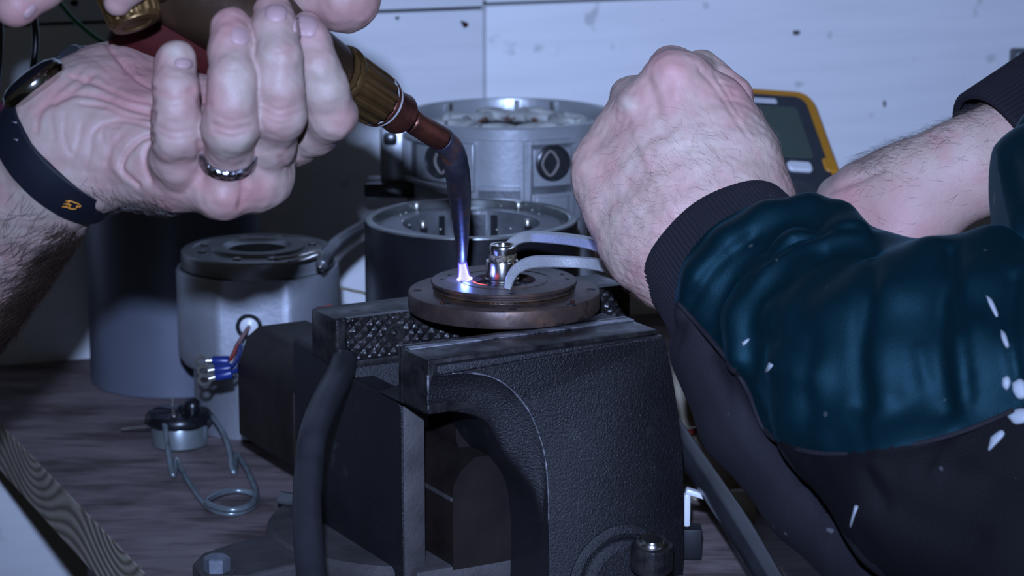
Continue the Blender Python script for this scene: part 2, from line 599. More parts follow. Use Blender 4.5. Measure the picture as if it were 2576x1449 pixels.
# far edge meets the wall
def to_wall(b):
    o = E0 + en * b
    k = ((W0 + WN * .001 - o) @ WN) / (ed @ WN)
    return k
lo = [bench_pt(to_wall(.0), .0, -TH), bench_pt(to_wall(1.5), 1.5, -TH), bench_pt(.62, 1.5, -TH), bench_pt(.62, .0, -TH)]
hi = [p + np.array([0, 0, TH]) for p in lo]
bm = bmesh.new()
vs = [bm.verts.new(p) for p in lo + hi]
for f in ((0, 1, 2, 3), (7, 6, 5, 4), (0, 4, 5, 1), (1, 5, 6, 2), (2, 6, 7, 3), (3, 7, 4, 0)):
    bm.faces.new([vs[i] for i in f])
bmesh.ops.recalc_face_normals(bm, faces=bm.faces[:])
bmesh.ops.bevel(bm, geom=bm.edges[:], offset=.0012, segments=2, profile=.5, affect='EDGES')
V = [v.co[:] for v in bm.verts]; F = [[v.index for v in f.verts] for f in bm.faces]
fm = []
for f in bm.faces:
    nrm = np.array(f.normal)
    fm.append(1 if abs(nrm[2]) < .8 and nrm @ en < -.3 else 0)
bm.free()
mk('bench_top', V, F, None, bench, False, [M['bench'], M['endgrain']], fm)
# legs and rail below
for a, b_ in ((-.02, .10), (-.02, 1.3), (.50, .10), (.50, 1.3)):
    c = bench_pt(a, b_, 0); c[2] = (FLOOR_Z - TH) / 2
    V, F = box(c, (.07, .07, -TH - FLOOR_Z), np.array([en, ed, [0, 0, 1]]), .003)
    mk('leg', V, F, M['bench'], bench)
for a in (-.02, .50):
    c = bench_pt(a, .70, -TH - .04)
    V, F = box(c, (1.13, .03, .078), np.array([en, ed, [0, 0, 1]]), .002)
    mk('rail', V, F, M['bench'], bench)

# ------------------------------------------------------------------ bench vise (local frame: s along the jaws, t away, z up)
TS = math.radians(29.2)
VS = np.array([math.cos(TS), math.sin(TS), 0]); VT = np.array([-math.sin(TS), math.cos(TS), 0]); VO = np.array([-.0551, 1.1858, 0])
VAX = np.array([VS, VT, [0, 0, 1]])
def L(s, t, z):
    return VO + VS * s + VT * t + np.array([0, 0, z])
def Ls(A):
    return np.array([L(*a) for a in A])
def lbox(s0, s1, t0, t1, z0, z1, bev=.001, seg=2):
    return box(L((s0 + s1) / 2, (t0 + t1) / 2, (z0 + z1) / 2), (s1 - s0, t1 - t0, z1 - z0), VAX, bev, seg)
def lprism(poly, t0, t1, plane='sz'):
    """extrude polygon [(s,z)] along t, or [(t,z)] along s, or [(s,t)] along z"""
    if plane == 'sz': return loft([[L(a, t0, b) for a, b in poly], [L(a, t1, b) for a, b in poly]])
    if plane == 'tz': return loft([[L(t0, a, b) for a, b in poly], [L(t1, a, b) for a, b in poly]])
    return loft([[L(a, b, t0) for a, b in poly], [L(a, b, t1) for a, b in poly]])

def fixnormals(o, bevel=0, seg=2, ang=35):
    bm = bmesh.new(); bm.from_mesh(o.data)
    bmesh.ops.remove_doubles(bm, verts=bm.verts[:], dist=1e-6)
    bmesh.ops.recalc_face_normals(bm, faces=bm.faces[:])
    bm.to_mesh(o.data); bm.free()
    if bevel:
        md = o.modifiers.new('bevel', 'BEVEL'); md.width = bevel; md.segments = seg; md.limit_method = 'ANGLE'; md.angle_limit = math.radians(ang)
    return o

vise = thing('bench_vise', 'big black cast-iron bench vise holding the bronze flange on its open jaws', 'vise', L(.06, .05, 0))

# front (moving) jaw body: left outline C1 on the front plane, C2 deeper
C1 = crom([(.000, .1222), (.0125, .1218), (.024, .1200), (.0350, .1155), (.0440, .1080), (.0520, .0975), (.0575, .0850), (.0607, .0740), (.0623, .0600), (.0630, .040), (.0636, .018), (.0636, .0003)], 5)
C2 = crom([(.000, .1012), (.0125, .1005), (.0215, .0985), (.0290, .0955), (.0345, .0910), (.0385, .0840), (.0440, .0740), (.0520, .0640), (.0590, .0530), (.0622, .036), (.0628, .016), (.0628, .0003)], 5)
RT_ = crom([(.1275, .1265), (.1290, .1235), (.1315, .115), (.1340, .104), (.1370, .088), (.1400, .068), (.1412, .050), (.1418, .030), (.1420, .015), (.1420, .006), (.1420, .002), (.1420, .0003)], 5)
def ringat(t, k, dz=0.0):
    Lc = C1 * (1 - k) + C2 * k
    pts = [L(a, t, b) for a, b in Lc] + [L(a, t, b) for a, b in RT_[::-1]]
    return pts
def tk(t, k):
    return ringat(t, k)
rings = [ringat(-.0360, .03), ringat(-.0366, .0), ringat(-.0360, .05), ringat(-.0340, .16), ringat(-.0325, .45), ringat(-.0312, .80), ringat(-.0290, .97), ringat(-.027, 1), ringat(-.003, 1), ringat(.020, 1)]
rings[0] = [L(a + (.0009 if i < len(C1) else -.0008), -.0372, b - (.0006 if i < 12 else 0)) for i, (a, b) in enumerate(list(C1) + list(RT_[::-1]))]
fj = thing('front_jaw', '', '', (0, 0, 0)); bpy.data.objects.remove(fj)
V, F = loft(rings)
fj = fixnormals(mk('front_jaw_body', V, F, M['iron'], vise, 40))
# worn bright bead along the rim
rim = [L(a, -.0371, b) for a, b in C1[4:46]]
V, F = tube(rim, [.00045 * random.uniform(.4, 1.35) for _ in rim], 6, 2)
mk('worn_rim', V, F, M['wornedge'], fj, True)
bead = [L(.0003, -.0312, z) for z in np.linspace(.103, .121, 9)]
V, F = tube(bead, [.0005 * random.uniform(.5, 1.4) for _ in bead], 6, 2)
mk('worn_rim', V, F, M['wornedge'], fj, True)
# front jaw head
V, F = lbox(0, .1285, -.0315, -.004, .1015, .1283, .0012)
fixnormals(mk('jaw_head', V, F, M['oily'], vise, 40))
V, F = lbox(0.0002, .1285, -.0040, .0, .1005, .1290, .0008)
mk('jaw_plate', V, F, M['oily'], vise, 40)
V, F = lbox(.002, .1282, -.0095, -.0038, .1280, .1289, .0003)
mk('worn_strip', V, F, M['wornedge'], vise, 40)
V, F = lbox(.003, .1275, -.0352, -.029, .119, .1262, .0014)
mk('front_lip', V, F, M['iron'], vise, 40)

# slide bar through the gap
poly = [(.030, .010), (.030, .0535), (.0345, .0605), (.042, .0665), (.10, .0665), (.10, .010)]
V, F = lprism(poly, .0005, .075)
sb = fixnormals(mk('slide_bar', V, F, M['bar'], vise, 40))
V, F = lbox(.0290, .0302, .001, .064, .0455, .0475, .0003)
mk('seam', V, F, M['greyiron'], sb)
V, F = cyl(L(.062, .02, .074), L(.062, .064, .074), .020, seg=32)
mk('screw_housing', V, F, M['bar'], vise, 40)
V, F = lbox(.020, .052, .050, .066, .070, .083, .001)
kp = mk('keeper_plate', V, F, M['greyiron'], vise, 40)
V, F = cyl(L(.030, .0502, .0765), L(.030, .047, .0765), .0032, seg=16, bev=.0006)
mk('screw', V, F, M['copper'], kp, 40)
V, F = lbox(.010, .115, .001, .10, .0005, .012, .002)
mk('channel_floor', V, F, M['greyiron'], vise, 40)

# rear (fixed) body
V, F = lbox(.006, .125, .063, .138, .006, .1035, .003, 3)
mk('rear_body', V, F, M['iron'], vise, 40)
poly = [(.008, .004), (.008, .094), (.012, .0975), (.066, .0975), (.066, .004)]
V, F = lprism(poly, .006, .0185, 'tz')
fixnormals(mk('side_cheek', V, F, M['iron'], vise, 40), .0012)
# front edge of the cheek, its brighter flash-lit look put into the colour
V, F = lbox(.0065, .018, .0074, .0082, .004, .096, .0003)
mk('lit_cheek_edge', V, F, M['greyiron'], vise, 40)
# rear jaw head with knurled plate
V, F = lbox(-.0010, .172, .0672, .098, .1035, .1280, .002)
mk('jaw_head', V, F, M['oily'], vise, 40)
V, F = lbox(-.0003, .172, .063, .090, .1025, .1065, .0012)
mk('jaw_ledge', V, F, M['oily'], vise, 40)
def knurl(s0, s1, z0, z1, t, pitch=.0042, h=.0011, step=.0006):
    ns, nz = int((s1 - s0) / step), int((z1 - z0) / step)
    ss = np.linspace(s0, s1, ns); zz = np.linspace(z0, z1, nz)
    A, B = np.meshgrid(ss, zz, indexing='ij')
    wob = .0004 * np.sin(A * 310) + .0003 * np.sin(B * 500 + A * 90)
    p = (A * .75 + B * .66 + wob) / pitch; q = (A * .66 - B * .75 + wob) / pitch
    tri = lambda x: 1 - np.abs((x % 1) * 2 - 1)
    H = np.minimum(tri(p), tri(q)) * 2 * h
    H = np.minimum(H, h * 1.35)
    for (cs, cz) in ((s0 + .0262, (z0 + z1) / 2 + .0005), (s1 - .026, (z0 + z1) / 2)):
        d = np.hypot(A - cs, B - cz)
        H = np.where(d < .0052, .0001, H)
    edge = np.minimum.reduce([A - s0, s1 - A, B - z0, z1 - B])
    H *= np.clip(edge / .0008, 0, 1)
    V = [L(a, t - hh, b) for a, b, hh in zip(A.ravel(), B.ravel(), H.ravel())]
    F = []
    for i in range(ns - 1):
        for j in range(nz - 1):
            F.append([i * nz + j, (i + 1) * nz + j, (i + 1) * nz + j + 1, i * nz + j + 1])
    # skirt back to the head
    base = len(V)
    bord = [(i, 0) for i in range(ns)] + [(ns - 1, j) for j in range(1, nz)] + [(i, nz - 1) for i in range(ns - 2, -1, -1)] + [(0, j) for j in range(nz - 2, 0, -1)]
    for (i, j) in bord:
        V.append(L(ss[i], t + .0042, zz[j]))
    nb = len(bord)
    for k in range(nb):
        i, j = bord[k]; i2, j2 = bord[(k + 1) % nb]
        F.append([i2 * nz + j2, i * nz + j, base + k, base + (k + 1) % nb])
    F.append([base + k for k in range(nb)])
    return V, F
V, F = knurl(.0038, .1712, .1066, .1285, .0640)
kn = mk('knurled_jaw_plate', V, F, M['oily'], vise, 25)
for cs in (.030, .1452):
    c = L(cs, .0640, .1180)
    V, F = lathe([(.0056, 0), (.0054, .0012), (.0038, .0014), (.0032, .0003), (.0020, .0001), (.0013, .0010), (.00001, .0018)], c, -VT, 28)
    mk('plate_screw', V, F, M['oily'], kn, 40)

# rear slide end
poly = [(.0065, .030), (.0065, .0710), (.0125, .0865), (.0200, .0920), (.050, .0920), (.050, .030)]
V, F = lprism(poly, .1385, .2145)
fixnormals(mk('slide_end', V, F, M['bar'], vise, 40), .002, 3)

# swivel base with lug, bolt and locking rod
V, F = lathe([(.00001, 0.0002), (.080, 0.0002), (.082, .003), (.082, .0075), (.0795, .0100), (.00001, .0100)], L(.055, .083, 0), (0, 0, 1), 64)
mk('swivel_base', V, F, M['greyiron'], vise, 40)
lug = [(-.078, .060), (-.062, .046), (-.030, .052), (.02, .040), (.02, .12), (-.045, .100), (-.066, .092), (-.078, .078)]
V, F = lprism(lug, .0002, .0085, 'st')
fixnormals(mk('base_lug', V, F, M['greyiron'], vise, 40), .002)
bp = G(546, 1440, .0085)
V, F = cyl(bp, bp + np.array([0, 0, .0012]), .0095, seg=28)
mk('washer', V, F, M['greyiron'], vise, 40)
hexp = [(bp + np.array([.0066 * math.cos(a), .0066 * math.sin(a), 0])) for a in np.radians(np.arange(6) * 60 + 2)]
V, F = loft([[p + np.array([0, 0, .0012]) for p in hexp], [p + np.array([0, 0, .0078]) for p in hexp], [bp + (p - bp) * .86 + np.array([0, 0, .0085]) for p in hexp]])
mk('hex_bolt', V, F, M['hexsteel'], vise)
r0 = G(706, 1252, .014); r1 = L(.02, .10, .016)
V, F = cyl(r0, r1, .0036, seg=20, bev=.0006)
mk('locking_rod', V, F, M['greyring'], vise, 40)

# screw boss and knurled knob on the front
bc = L(.104, -.037, .003)
V, F = lathe([(.0300, -.002), (.0300, .0010), (.0288, .0022), (.0255, .0026), (.0250, .0016), (.0235, .0014), (.0232, .0040), (.0220, .0052), (.0180, .0056), (.0175, .0044), (.00001, .0044)], bc, -VT, 64)
V[:, 2] = np.maximum(V[:, 2], .0006)
mk('screw_boss', V, F, M['iron'], vise, 40)
kc = L(.113, -.052, .0118)
kax = np.array([0.02, -.12, 1.0]); kax /= np.linalg.norm(kax)
V, F = lathe([(.00001, 0), (.0088, 0), (.0106, .0016), (.0108, .0036), (.0108, .0120), (.0100, .0140), (.0086, .0146), (.00001, .0146)], kc, kax, 72)
V = np.array(V)
uu, vv, aa = frame(kax, (0, 1, 0))
rel = V - kc
hh = rel @ aa; ang = np.arctan2(rel @ vv, rel @ uu)
bulge = np.where((hh > .003) & (hh < .0125), .00035 * (np.sign(np.sin(ang * 36)) * .5 - .5), 0)
rad = rel - hh[:, None] * aa
rn = np.linalg.norm(rad, axis=1)
V = V + rad / np.maximum(rn, 1e-6)[:, None] * bulge[:, None]
hk = mk('handle_knob', V, F, M['oily'], vise, 30)
V, F = lathe([(.0080, .0144), (.0080, .0156), (.0070, .0168), (.0055, .0162), (.0050, .0170), (.00001, .0170)], kc, kax, 40)
mk('cap_ring', V, F, M['steel'], hk, 40)
# T handle shank joins knob to boss
V, F = cyl(kc + kax * .002 + VT * .003, kc + kax * .002 + VT * .014, .004, seg=16)
mk('knob_shank', V, F, M['oily'], hk, 40)

# ------------------------------------------------------------------ bronze flange lying on the jaws
DC = np.array([-.0041, 1.2631, .1292])
flange = thing('bearing_flange', 'heat-stained bronze bearing flange lying flat on the open vise jaws', 'flange', DC)
prof = [(.0160, .0), (.0470, .0), (.0487, .0008), (.0490, .0018), (.0490, .0090), (.0487, .0096), (.0482, .0099),
        (.0372, .0099), (.0360, .0103), (.0358, .0112), (.0366, .0114), (.0366, .0122), (.0350, .0124), (.0350, .0131), (.0369, .0134), (.0372, .0140), (.0371, .0149), (.0367, .0153),
        (.0242, .0153), (.0238, .0150), (.0225, .0150), (.0222, .0153), (.0164, .0153), (.0160, .0150), (.0160, .0)]
V, F = lathe(prof, DC, (0, 0, 1), 128)
mk('flange_body', V, F, M['bronze'], flange, 35)
V, F = lathe([(.0362, .0104), (.0359, .0110), (.0364, .0113)], DC, (0, 0, 1), 96)
mk('oily_groove', V, F, M['oilbrown'], flange, True)
V, F = lathe([(.0161, .0120), (.0150, .0120), (.0146, .0124), (.0115, .0122), (.0112, .0110), (.0096, .0105), (.0070, .0105), (.0070, .004)], DC, (0, 0, 1), 72)
mk('bearing_race', V, F, M['knob'], flange, 35)
V, F = lathe([(.0161, .002), (.00001, .002)], DC, (0, 0, 1), 48)
mk('bearing_floor', V, F, M['hole'], flange)
def hole_at(px, py, z, r):
    c = G(px, py, z)
    V, F = lathe([(r * 1.12, -.0004), (r * 1.06, .00012), (r * .96, .00016), (r * .90, .00006), (.00001, .00004)], c, (0, 0, 1), 20)
    return mk('bolt_hole', V, F, M['hole'], flange, 35)
for (x, y) in ((1050, 731), (1125, 764), (1290, 779), (1436, 766), (1487, 728)):
    hole_at(x, y, .1292 + .0099, .0021)
for (x, y) in ((1112, 703), (1131, 692), (1284, 738), (1290, 741), (1414, 690), (1427, 702)):
    hole_at(x, y, .1292 + .0153, .0010)
for (x, y, r) in ((1441, 760, .0014), (1113, 762, .0012)):
    c = G(x, y, .1394)
    V, F = lathe([(.00001, .0012), (r * .7, .0008), (r, 0)], c, (0, 0, 1), 14)
    mk('copper_crumb', V, F, M['copper'], flange, True)
# hot spot: the inner edge glows where the flame licks it
b = NB('glowing_hot_edge')
b.set(Base_Color=(.2, .05, .03), Metallic=.6, Roughness=.4)
n1 = b.noise(500, 3)
b.set(Emission_Color=b.ramp(n1, [(.35, (.7, .03, .06)), (.65, (1.0, .16, .12))]), Emission_Strength=1.6)
M['hot'] = b.m
V, F = lathe([(.0176, .01535), (.0168, .01555), (.0158, .0148), (.0152, .0128)], DC, (0, 0, 1), 14, (0, 1, 0), math.radians(0), math.radians(1))
uu, vv, aa = frame((0, 0, 1), (0, 1, 0))
q = G(1205, 712, .1445) - DC
a_c = math.atan2(q @ vv, q @ uu)
rings = []
for k, a in enumerate(np.linspace(a_c - .40, a_c + .42, 16)):
    w = math.sin(math.pi * (k + .5) / 16)
    rings.append([DC + (math.cos(a) * uu + math.sin(a) * vv) * r + np.array([0, 0, h]) for r, h in ((.0162 + .0010 * w, .01536), (.0160, .01545), (.01575, .0150), (.01565, .0150 - .0020 * w))])
V = np.vstack(rings); F = [[i * 4 + j, i * 4 + j + 1, (i + 1) * 4 + j + 1, (i + 1) * 4 + j] for i in range(15) for j in range(3)]
mk('glowing_edge', V, F, M['hot'], flange, True)

# ------------------------------------------------------------------ polished bushing standing in the flange
BC = G(1263, 712, .1402); 
bush = thing('steel_bushing', 'polished two-step steel bushing standing upright in the bore of the flange', 'bushing', BC)
V, F = lathe([(.0092, .0), (.0092, .0008), (.0086, .0012), (.0086, .0020), (.0090, .0024), (.0090, .0030), (.0085, .0034), (.0085, .0112), (.0082, .0120), (.0068, .0121)], BC, (0, 0, 1), 64)
mk('lower_sleeve', V, F, M['steel'], bush, 40)
TB = BC + np.array([.0004, 0, 0])
V, F = lathe([(.0066, .0118), (.0066, .0168), (.0070, .0170), (.0071, .0188), (.0068, .0200), (.0064, .0204), (.0052, .0203), (.0048, .0198), (.0048, .0120)], TB, (0, 0, 1), 64)
mk('upper_sleeve', V, F, M['steel'], bush, 40)
V, F = lathe([(.0067, .0122), (.0072, .0128), (.0069, .0138), (.0073, .0146), (.0068, .0154), (.0066, .0156)], TB, (0, 0, 1), 48)
V = V + RNG.normal(0, .00010, V.shape)
mk('greasy_ring', V, F, M['grease'], bush, True)

# ------------------------------------------------------------------ pliers held by the right-hand worker
pl = thing('snap_ring_pliers', 'grey bent-nose snap ring pliers gripping the bushing', 'pliers', P(1600, 690, 1.22))
def rect(w, h, b=.25):
    return [(-w, -h * (1 - b)), (-w * (1 - b), -h), (w * (1 - b), -h), (w, -h * (1 - b)), (w, h * (1 - b)), (w * (1 - b), h), (-w * (1 - b), h), (-w, h * (1 - b))]
def jaw(pix, name, wid, rads):
    pts = [P(*p) for p in pix]
    c = crom(pts, 7)
    rr = np.interp(np.linspace(0, 1, len(c)), np.linspace(0, 1, len(rads)), rads)
    # vertical sweep plane: section = (thickness across view depth, height in the bend plane)
    T = np.gradient(c, axis=0); T /= np.linalg.norm(T, axis=1)[:, None]
    side = np.array([.25, .97, 0])
    R = []
    for p, t, r in zip(c, T, rr):
        s_ = side - (side @ t) * t; s_ /= np.linalg.norm(s_)
        u_ = np.cross(s_, t)
        R.append([p + s_ * a + u_ * b_ for a, b_ in rect(wid, r, .22)])
    V, F = loft(R)
    return fixnormals(mk(name, V, F, M['plier'], pl, 30))
jaw([(1279, 722, 1.2705), (1285, 700, 1.268), (1299, 678, 1.265), (1322, 664, 1.262), (1352, 658, 1.258), (1410, 658, 1.25), (1470, 661, 1.245), (1530, 670, 1.235), (1590, 686, 1.22), (1680, 700, 1.20), (1760, 690, 1.18)], 'near_jaw', .0023,
    [.0017, .0022, .0026, .0028, .0028, .0026, .0026, .0028, .0032, .0045, .005])
jaw([(1268, 690, 1.312), (1272, 640, 1.312), (1284, 615, 1.310), (1308, 599, 1.306), (1340, 595, 1.300), (1400, 599, 1.285), (1450, 605, 1.268), (1500, 616, 1.25), (1560, 640, 1.235), (1660, 680, 1.215), (1760, 700, 1.195)], 'far_jaw', .0023,
    [.0016, .0020, .0025, .0026, .0026, .0026, .0026, .0028, .0032, .0045, .005])
V, F = cyl(P(1700, 690, 1.188), P(1700, 690, 1.216), .007, seg=24, bev=.001)
mk('pivot', V, F, M['plier'], pl, 40)

# ------------------------------------------------------------------ torch
torch = thing('gas_torch', 'brass and copper gas torch with a bent tip held in the left hand', 'torch', P(900, 225, 1.10))
a0 = P(150, -190, 1.025); 
def axis_pt(x, y, d): return P(x, y, d)
nut0 = P(862, 196, 1.092); nut1 = P(950, 252, 1.113); col1 = P(966, 262, 1.117); ad1 = P(1040, 308, 1.137)
ax = (nut1 - nut0) / np.linalg.norm(nut1 - nut0)
# brown body tube behind the fingers
V, F = tube([P(330, -130, 1.035), P(520, -12, 1.052), P(640, 62, 1.062), P(760, 135, 1.075), P(840, 184, 1.088)], [.0200, .0200, .0190, .0150, .0125], 32, 6)
mk('body_tube', V, F, M['torchbody'], torch, True)
V, F = tube([P(300, 40, 1.058), P(420, 92, 1.064), P(560, 150, 1.075), P(640, 190, 1.083)], [.0150, .0155, .0130, .006], 24, 6)
mk('red_handle', V, F, M['redhandle'], torch, True)
# fluted ferrule nut
def fluted(p0, p1, r0, r1, n, depth, seg=96):
    L_ = np.linalg.norm(p1 - p0)
    V, F = lathe([(r0 * .8, 0), (r0 * .98, .0005), (r0, .002), (r0 * .6 + r1 * .4, L_ * .35), (r1, L_ * .8), (r1 * .97, L_ - .0015), (r1 * .84, L_)], p0, p1 - p0, seg)
    u, v, a = frame(p1 - p0, (0, 1, 0))
    rel = V - p0; h = rel @ a; an = np.arctan2(rel @ v, rel @ u)
    rad = rel - h[:, None] * a; rn = np.linalg.norm(rad, axis=1)
    g = np.clip(np.cos(an * n) * 2.2, -1, 1) * .5 - .5
    g = np.where((h > .0015) & (h < L_ - .001), g, 0)
    return V + rad / rn[:, None] * (g * depth)[:, None], F
V, F = fluted(nut0 - ax * .006, nut1, .0133, .0125, 14, .0010)
mk('ferrule_nut', V, F, M['brassdark'], torch, 25)
V, F = lathe([(.0130, -.0005), (.0140, .0010), (.0138, .0030), (.0130, .0040)], nut0 - ax * .004, ax, 48)
mk('brass_lip', V, F, M['brassdark'], torch, 40)
V, F = lathe([(.0118, 0), (.0120, .0012), (.0117, .0020)], nut1 - ax * .0002, ax, 48)
mk('nut_face', V, F, M['copper'], torch, 40)
V, F = lathe([(.0112, .0012), (.0114, .0022), (.0114, .0034), (.0108, .0040), (.006, .0041)], nut1, ax, 48)
mk('white_collar', V, F, M['whitering'], torch, 40)
V, F = lathe([(.0060, .002), (.0088, .0036), (.0092, .0060), (.0092, .0150), (.0096, .0175), (.0090, .0190), (.0066, .0200)], nut1, (ad1 - nut1), 40)
mk('adaptor', V, F, M['copper'], torch, 40)
path = [P(1030, 300, 1.135), P(1072, 327, 1.146), P(1108, 348, 1.155), P(1135, 378, 1.165), P(1149, 425, 1.176), P(1156, 490, 1.204), P(1160, 560, 1.239), P(1162, 610, 1.266), P(1162, 654, 1.2905)]
rr = [31, 31.5, 32, 33, 31.5, 29, 22, 17, 12.5]
rads = [r * pz[2] for r, pz in zip([x / FPX for x in rr], [(0, 0, 1.135), (0, 0, 1.146), (0, 0, 1.155), (0, 0, 1.165), (0, 0, 1.176), (0, 0, 1.204), (0, 0, 1.239), (0, 0, 1.266), (0, 0, 1.2905)])]
V, F = tube(path[:3], rads[:3], 24, 8)
mk('copper_tube', V, F, M['copper'], torch, True)
V, F = tube(path[2:], rads[2:], 24, 8)
V = V + RNG.normal(0, .00006, V.shape)
tb = mk('bent_tip', V, F, M['blued'], torch, True)
V, F = lathe([(.00001, .0012), (.0012, .0009), (.0024, .0001), (.0027, -.0006)], P(1146, 442, 1.1755), -FW, 14)
V = V + RNG.normal(0, .0002, V.shape)
mk('bare_copper_spot', V, F, M['brass'], tb, True)
# brass valve knob at the top
kn_c = P(322, 0, 1.0)
kax2 = np.array([.35, -.35, -.87]); kax2 /= np.linalg.norm(kax2)
V, F = fluted(kn_c - kax2 * .006, kn_c + kax2 * .010, .0118, .0112, 18, .0006)
kk = mk('valve_knob', V, F, M['brassdark'], torch, 25)
V, F = lathe([(.0098, 0), (.0096, .0006), (.0060, .0010), (.0055, .0003), (.00001, .0003)], kn_c + kax2 * .0099, kax2, 40)
mk('knob_face', V, F, M['brassdark'], kk, 40)
V, F = cyl(kn_c - kax2 * .005, P(420, -30, 1.035), .006, seg=20)
mk('valve_stem', V, F, M['brassdark'], kk, 40)
# flame
tipE = P(1162, 652, 1.2905); hit = G(1168, 702, .1292 + .0153)
fd = hit - tipE; fl_ = np.linalg.norm(fd)
def emis(name, col, strength, alpha=1.0, edge=False):
    b = NB(name)
    b.nt.nodes.remove(b.b)
    e = b.n('ShaderNodeEmission'); e.inputs[0].default_value = (*col, 1); e.inputs[1].default_value = strength
    if not edge:
        b.l(e.outputs[0], b.out.inputs[0])
    else:
        t = b.n('ShaderNodeBsdfTransparent'); mx = b.n('ShaderNodeMixShader')
        lw = b.n('ShaderNodeLayerWeight'); lw.inputs[0].default_value = .35
        inv = b.math('MULTIPLY', b.math('POWER', b.math('SUBTRACT', 1.0, lw.outputs['Facing']), 1.6), alpha)
        b.l(inv, mx.inputs[0]); b.l(t.outputs[0], mx.inputs[1]); b.l(e.outputs[0], mx.inputs[2])
        b.l(mx.outputs[0], b.out.inputs[0])
    return b.m
M['flamecore'] = emis('flame_core', (.72, .78, 1.0), 3.0)
M['flamesheath'] = emis('flame_sheath', (.18, .12, 1.0), 1.7, .8, True)
M['flamefoot'] = emis('flame_foot', (.30, .30, 1.0), 1.2, .45, True)
V, F = lathe([(.00001, -.0004), (.0012, 0), (.0015, fl_ * .2), (.0020, fl_ * .6), (.0026, fl_ * .88), (.0034, fl_ * .96), (.0042, fl_ * 1.0), (.00001, fl_)], tipE, fd, 28)
fc = mk('flame', V, F, M['flamecore'], torch, True)
V, F = lathe([(.00001, -.0008), (.0022, .0002), (.0024, fl_ * .2), (.0028, fl_ * .6), (.0034, fl_ * .88), (.0044, fl_ * .97)], tipE, fd, 28)
mk('flame_sheath', V, F, M['flamesheath'], fc, True)
V, F = lathe([(.0090, .0001), (.0070, .0003), (.0050, .0005), (.0030, .0008), (.00001, .0010)], hit, (0, 0, 1), 32)
mk('flame_foot', V, F, M['flamefoot'], fc, True)
pd = bpy.data.lights.new('flame_light', 'POINT'); pd.energy = .020; pd.color = (.12, .22, 1.0); pd.shadow_soft_size = .002
plo = bpy.data.objects.new('flame_light', pd); COL.objects.link(plo); plo.location = Vector(hit + np.array([.0005, -.0050, .0032]))
plo.parent = torch; plo.location = Vector(hit + np.array([.0005, -.0050, .0032])) - torch.location

# ------------------------------------------------------------------ motor housings and other things at the back of the bench
def pxr(r, d): return r * d / FPX
def arcbox(c, r0, r1, a0, a1, z0, z1, seg=10, bev=.0):
    """curved block on a vertical cylinder; angles from +x, in degrees"""
    a = np.radians(np.linspace(a0, a1, seg + 1))
    rings = []
    for q in a:
        e = np.array([math.cos(q), math.sin(q), 0])
        rings.append([c + e * r0 + [0, 0, z0], c + e * (r1) + [0, 0, z0], c + e * r1 + [0, 0, z1], c + e * r0 + [0, 0, z1]])
    return loft(rings)
def ang_px(c, r, px):
    """angle on the near side of a vertical cylinder seen at pixel column px"""
    best, bd = None, 1e9
    for d in np.linspace(180, 360, 721):
        q = c + np.array([r * math.cos(math.radians(d)), r * math.sin(math.radians(d)), .1])
        x = proj(q)[0]
        if abs(x - px) < bd: best, bd = d, abs(x - px)
    return best

# tall blue-grey tube
c = G(440, 960); c = c * [1, 1, 0] + [0, .008, 0]
c[1] = 1.622
tc_ = thing('motor_tube', 'tall smooth blue-grey motor tube at the back left of the bench', 'motor housing', c)
V, F = lathe([(.00001, .0002), (.0555, .0002), (.0562, .001), (.0562, .136), (.0552, .137), (.0500, .137), (.0500, .10), (.00001, .10)], c, (0, 0, 1), 96)
mk('tube_shell', V, F, M['greypaint2'], tc_, 40)

# left grey motor housing
mc = np.array([-.1545, 1.508, 0])
mh = thing('motor_housing', 'grey motor housing with a ringed cable hole in its flat face', 'motor housing', mc)
RU = .0495
aF = ang_px(mc, RU, 622)
def facet(prof, c, n, aflat, dflat, seg=120):
    V, F = lathe(prof, c, (0, 0, 1), seg)
    e = np.array([math.cos(math.radians(aflat)), math.sin(math.radians(aflat)), 0])
    rel = V - c
    k = rel @ e
    return np.where((k > dflat)[:, None], V - e * (k - dflat)[:, None], V), F
zt = .1000
V, F = facet([(.00001, .0002), (.0400, .0002), (.0405, .001), (.0405, .036), (.0420, .040), (.0465, .042), (.0490, .046), (RU, .051), (RU, zt - .002), (RU - .001, zt), (.0465, zt)], mc, 0, aF + 3, RU * .905)
mk('casting', V, F, M['greypaint'], mh, 30)
V, F = lathe([(.0440, zt), (.0458, zt + .0002), (.0462, zt + .001), (.0462, zt + .0095), (.0452, zt + .0105), (.0400, zt + .0108), (.0395, zt + .0102), (.0290, zt + .0102), (.0286, zt + .0125), (.0210, zt + .0125), (.0190, zt + .0105), (.0175, zt + .0100), (.0170, zt - .02), (.00001, zt - .02)], mc, (0, 0, 1), 96)
cap = mk('end_cap', V, F, M['aluminium'], mh, 35)
for a in (20, 75, 110, 165, 200, 255, 290, 345):
    q = mc + np.array([math.cos(math.radians(a)) * .0345, math.sin(math.radians(a)) * .0345, zt + .0102])
    V, F = cyl(q, q + np.array([0, 0, .0014]), .0026, seg=14, bev=.0004)
    mk('cap_screw', V, F, M['tin'], cap, 40)
e = np.array([math.cos(math.radians(aF + 3)), math.sin(math.radians(aF + 3)), 0])
hp = P(617, 850, 1.475)
k = (RU * .905 - (hp - mc) @ e)
hp = hp + e * (k + .0004)
V, F = lathe([(.0078, -.0006), (.0078, .0012), (.0066, .0020), (.0055, .0014), (.0052, -.0004)], hp, e, 36)
mk('grommet', V, F, M['rubber'], mh, 40)
V, F = lathe([(.0054, .0), (.003, .0012), (.00001, .0016)], hp, e, 24)
mk('plug', V, F, M['whiteplastic'], mh, 40)
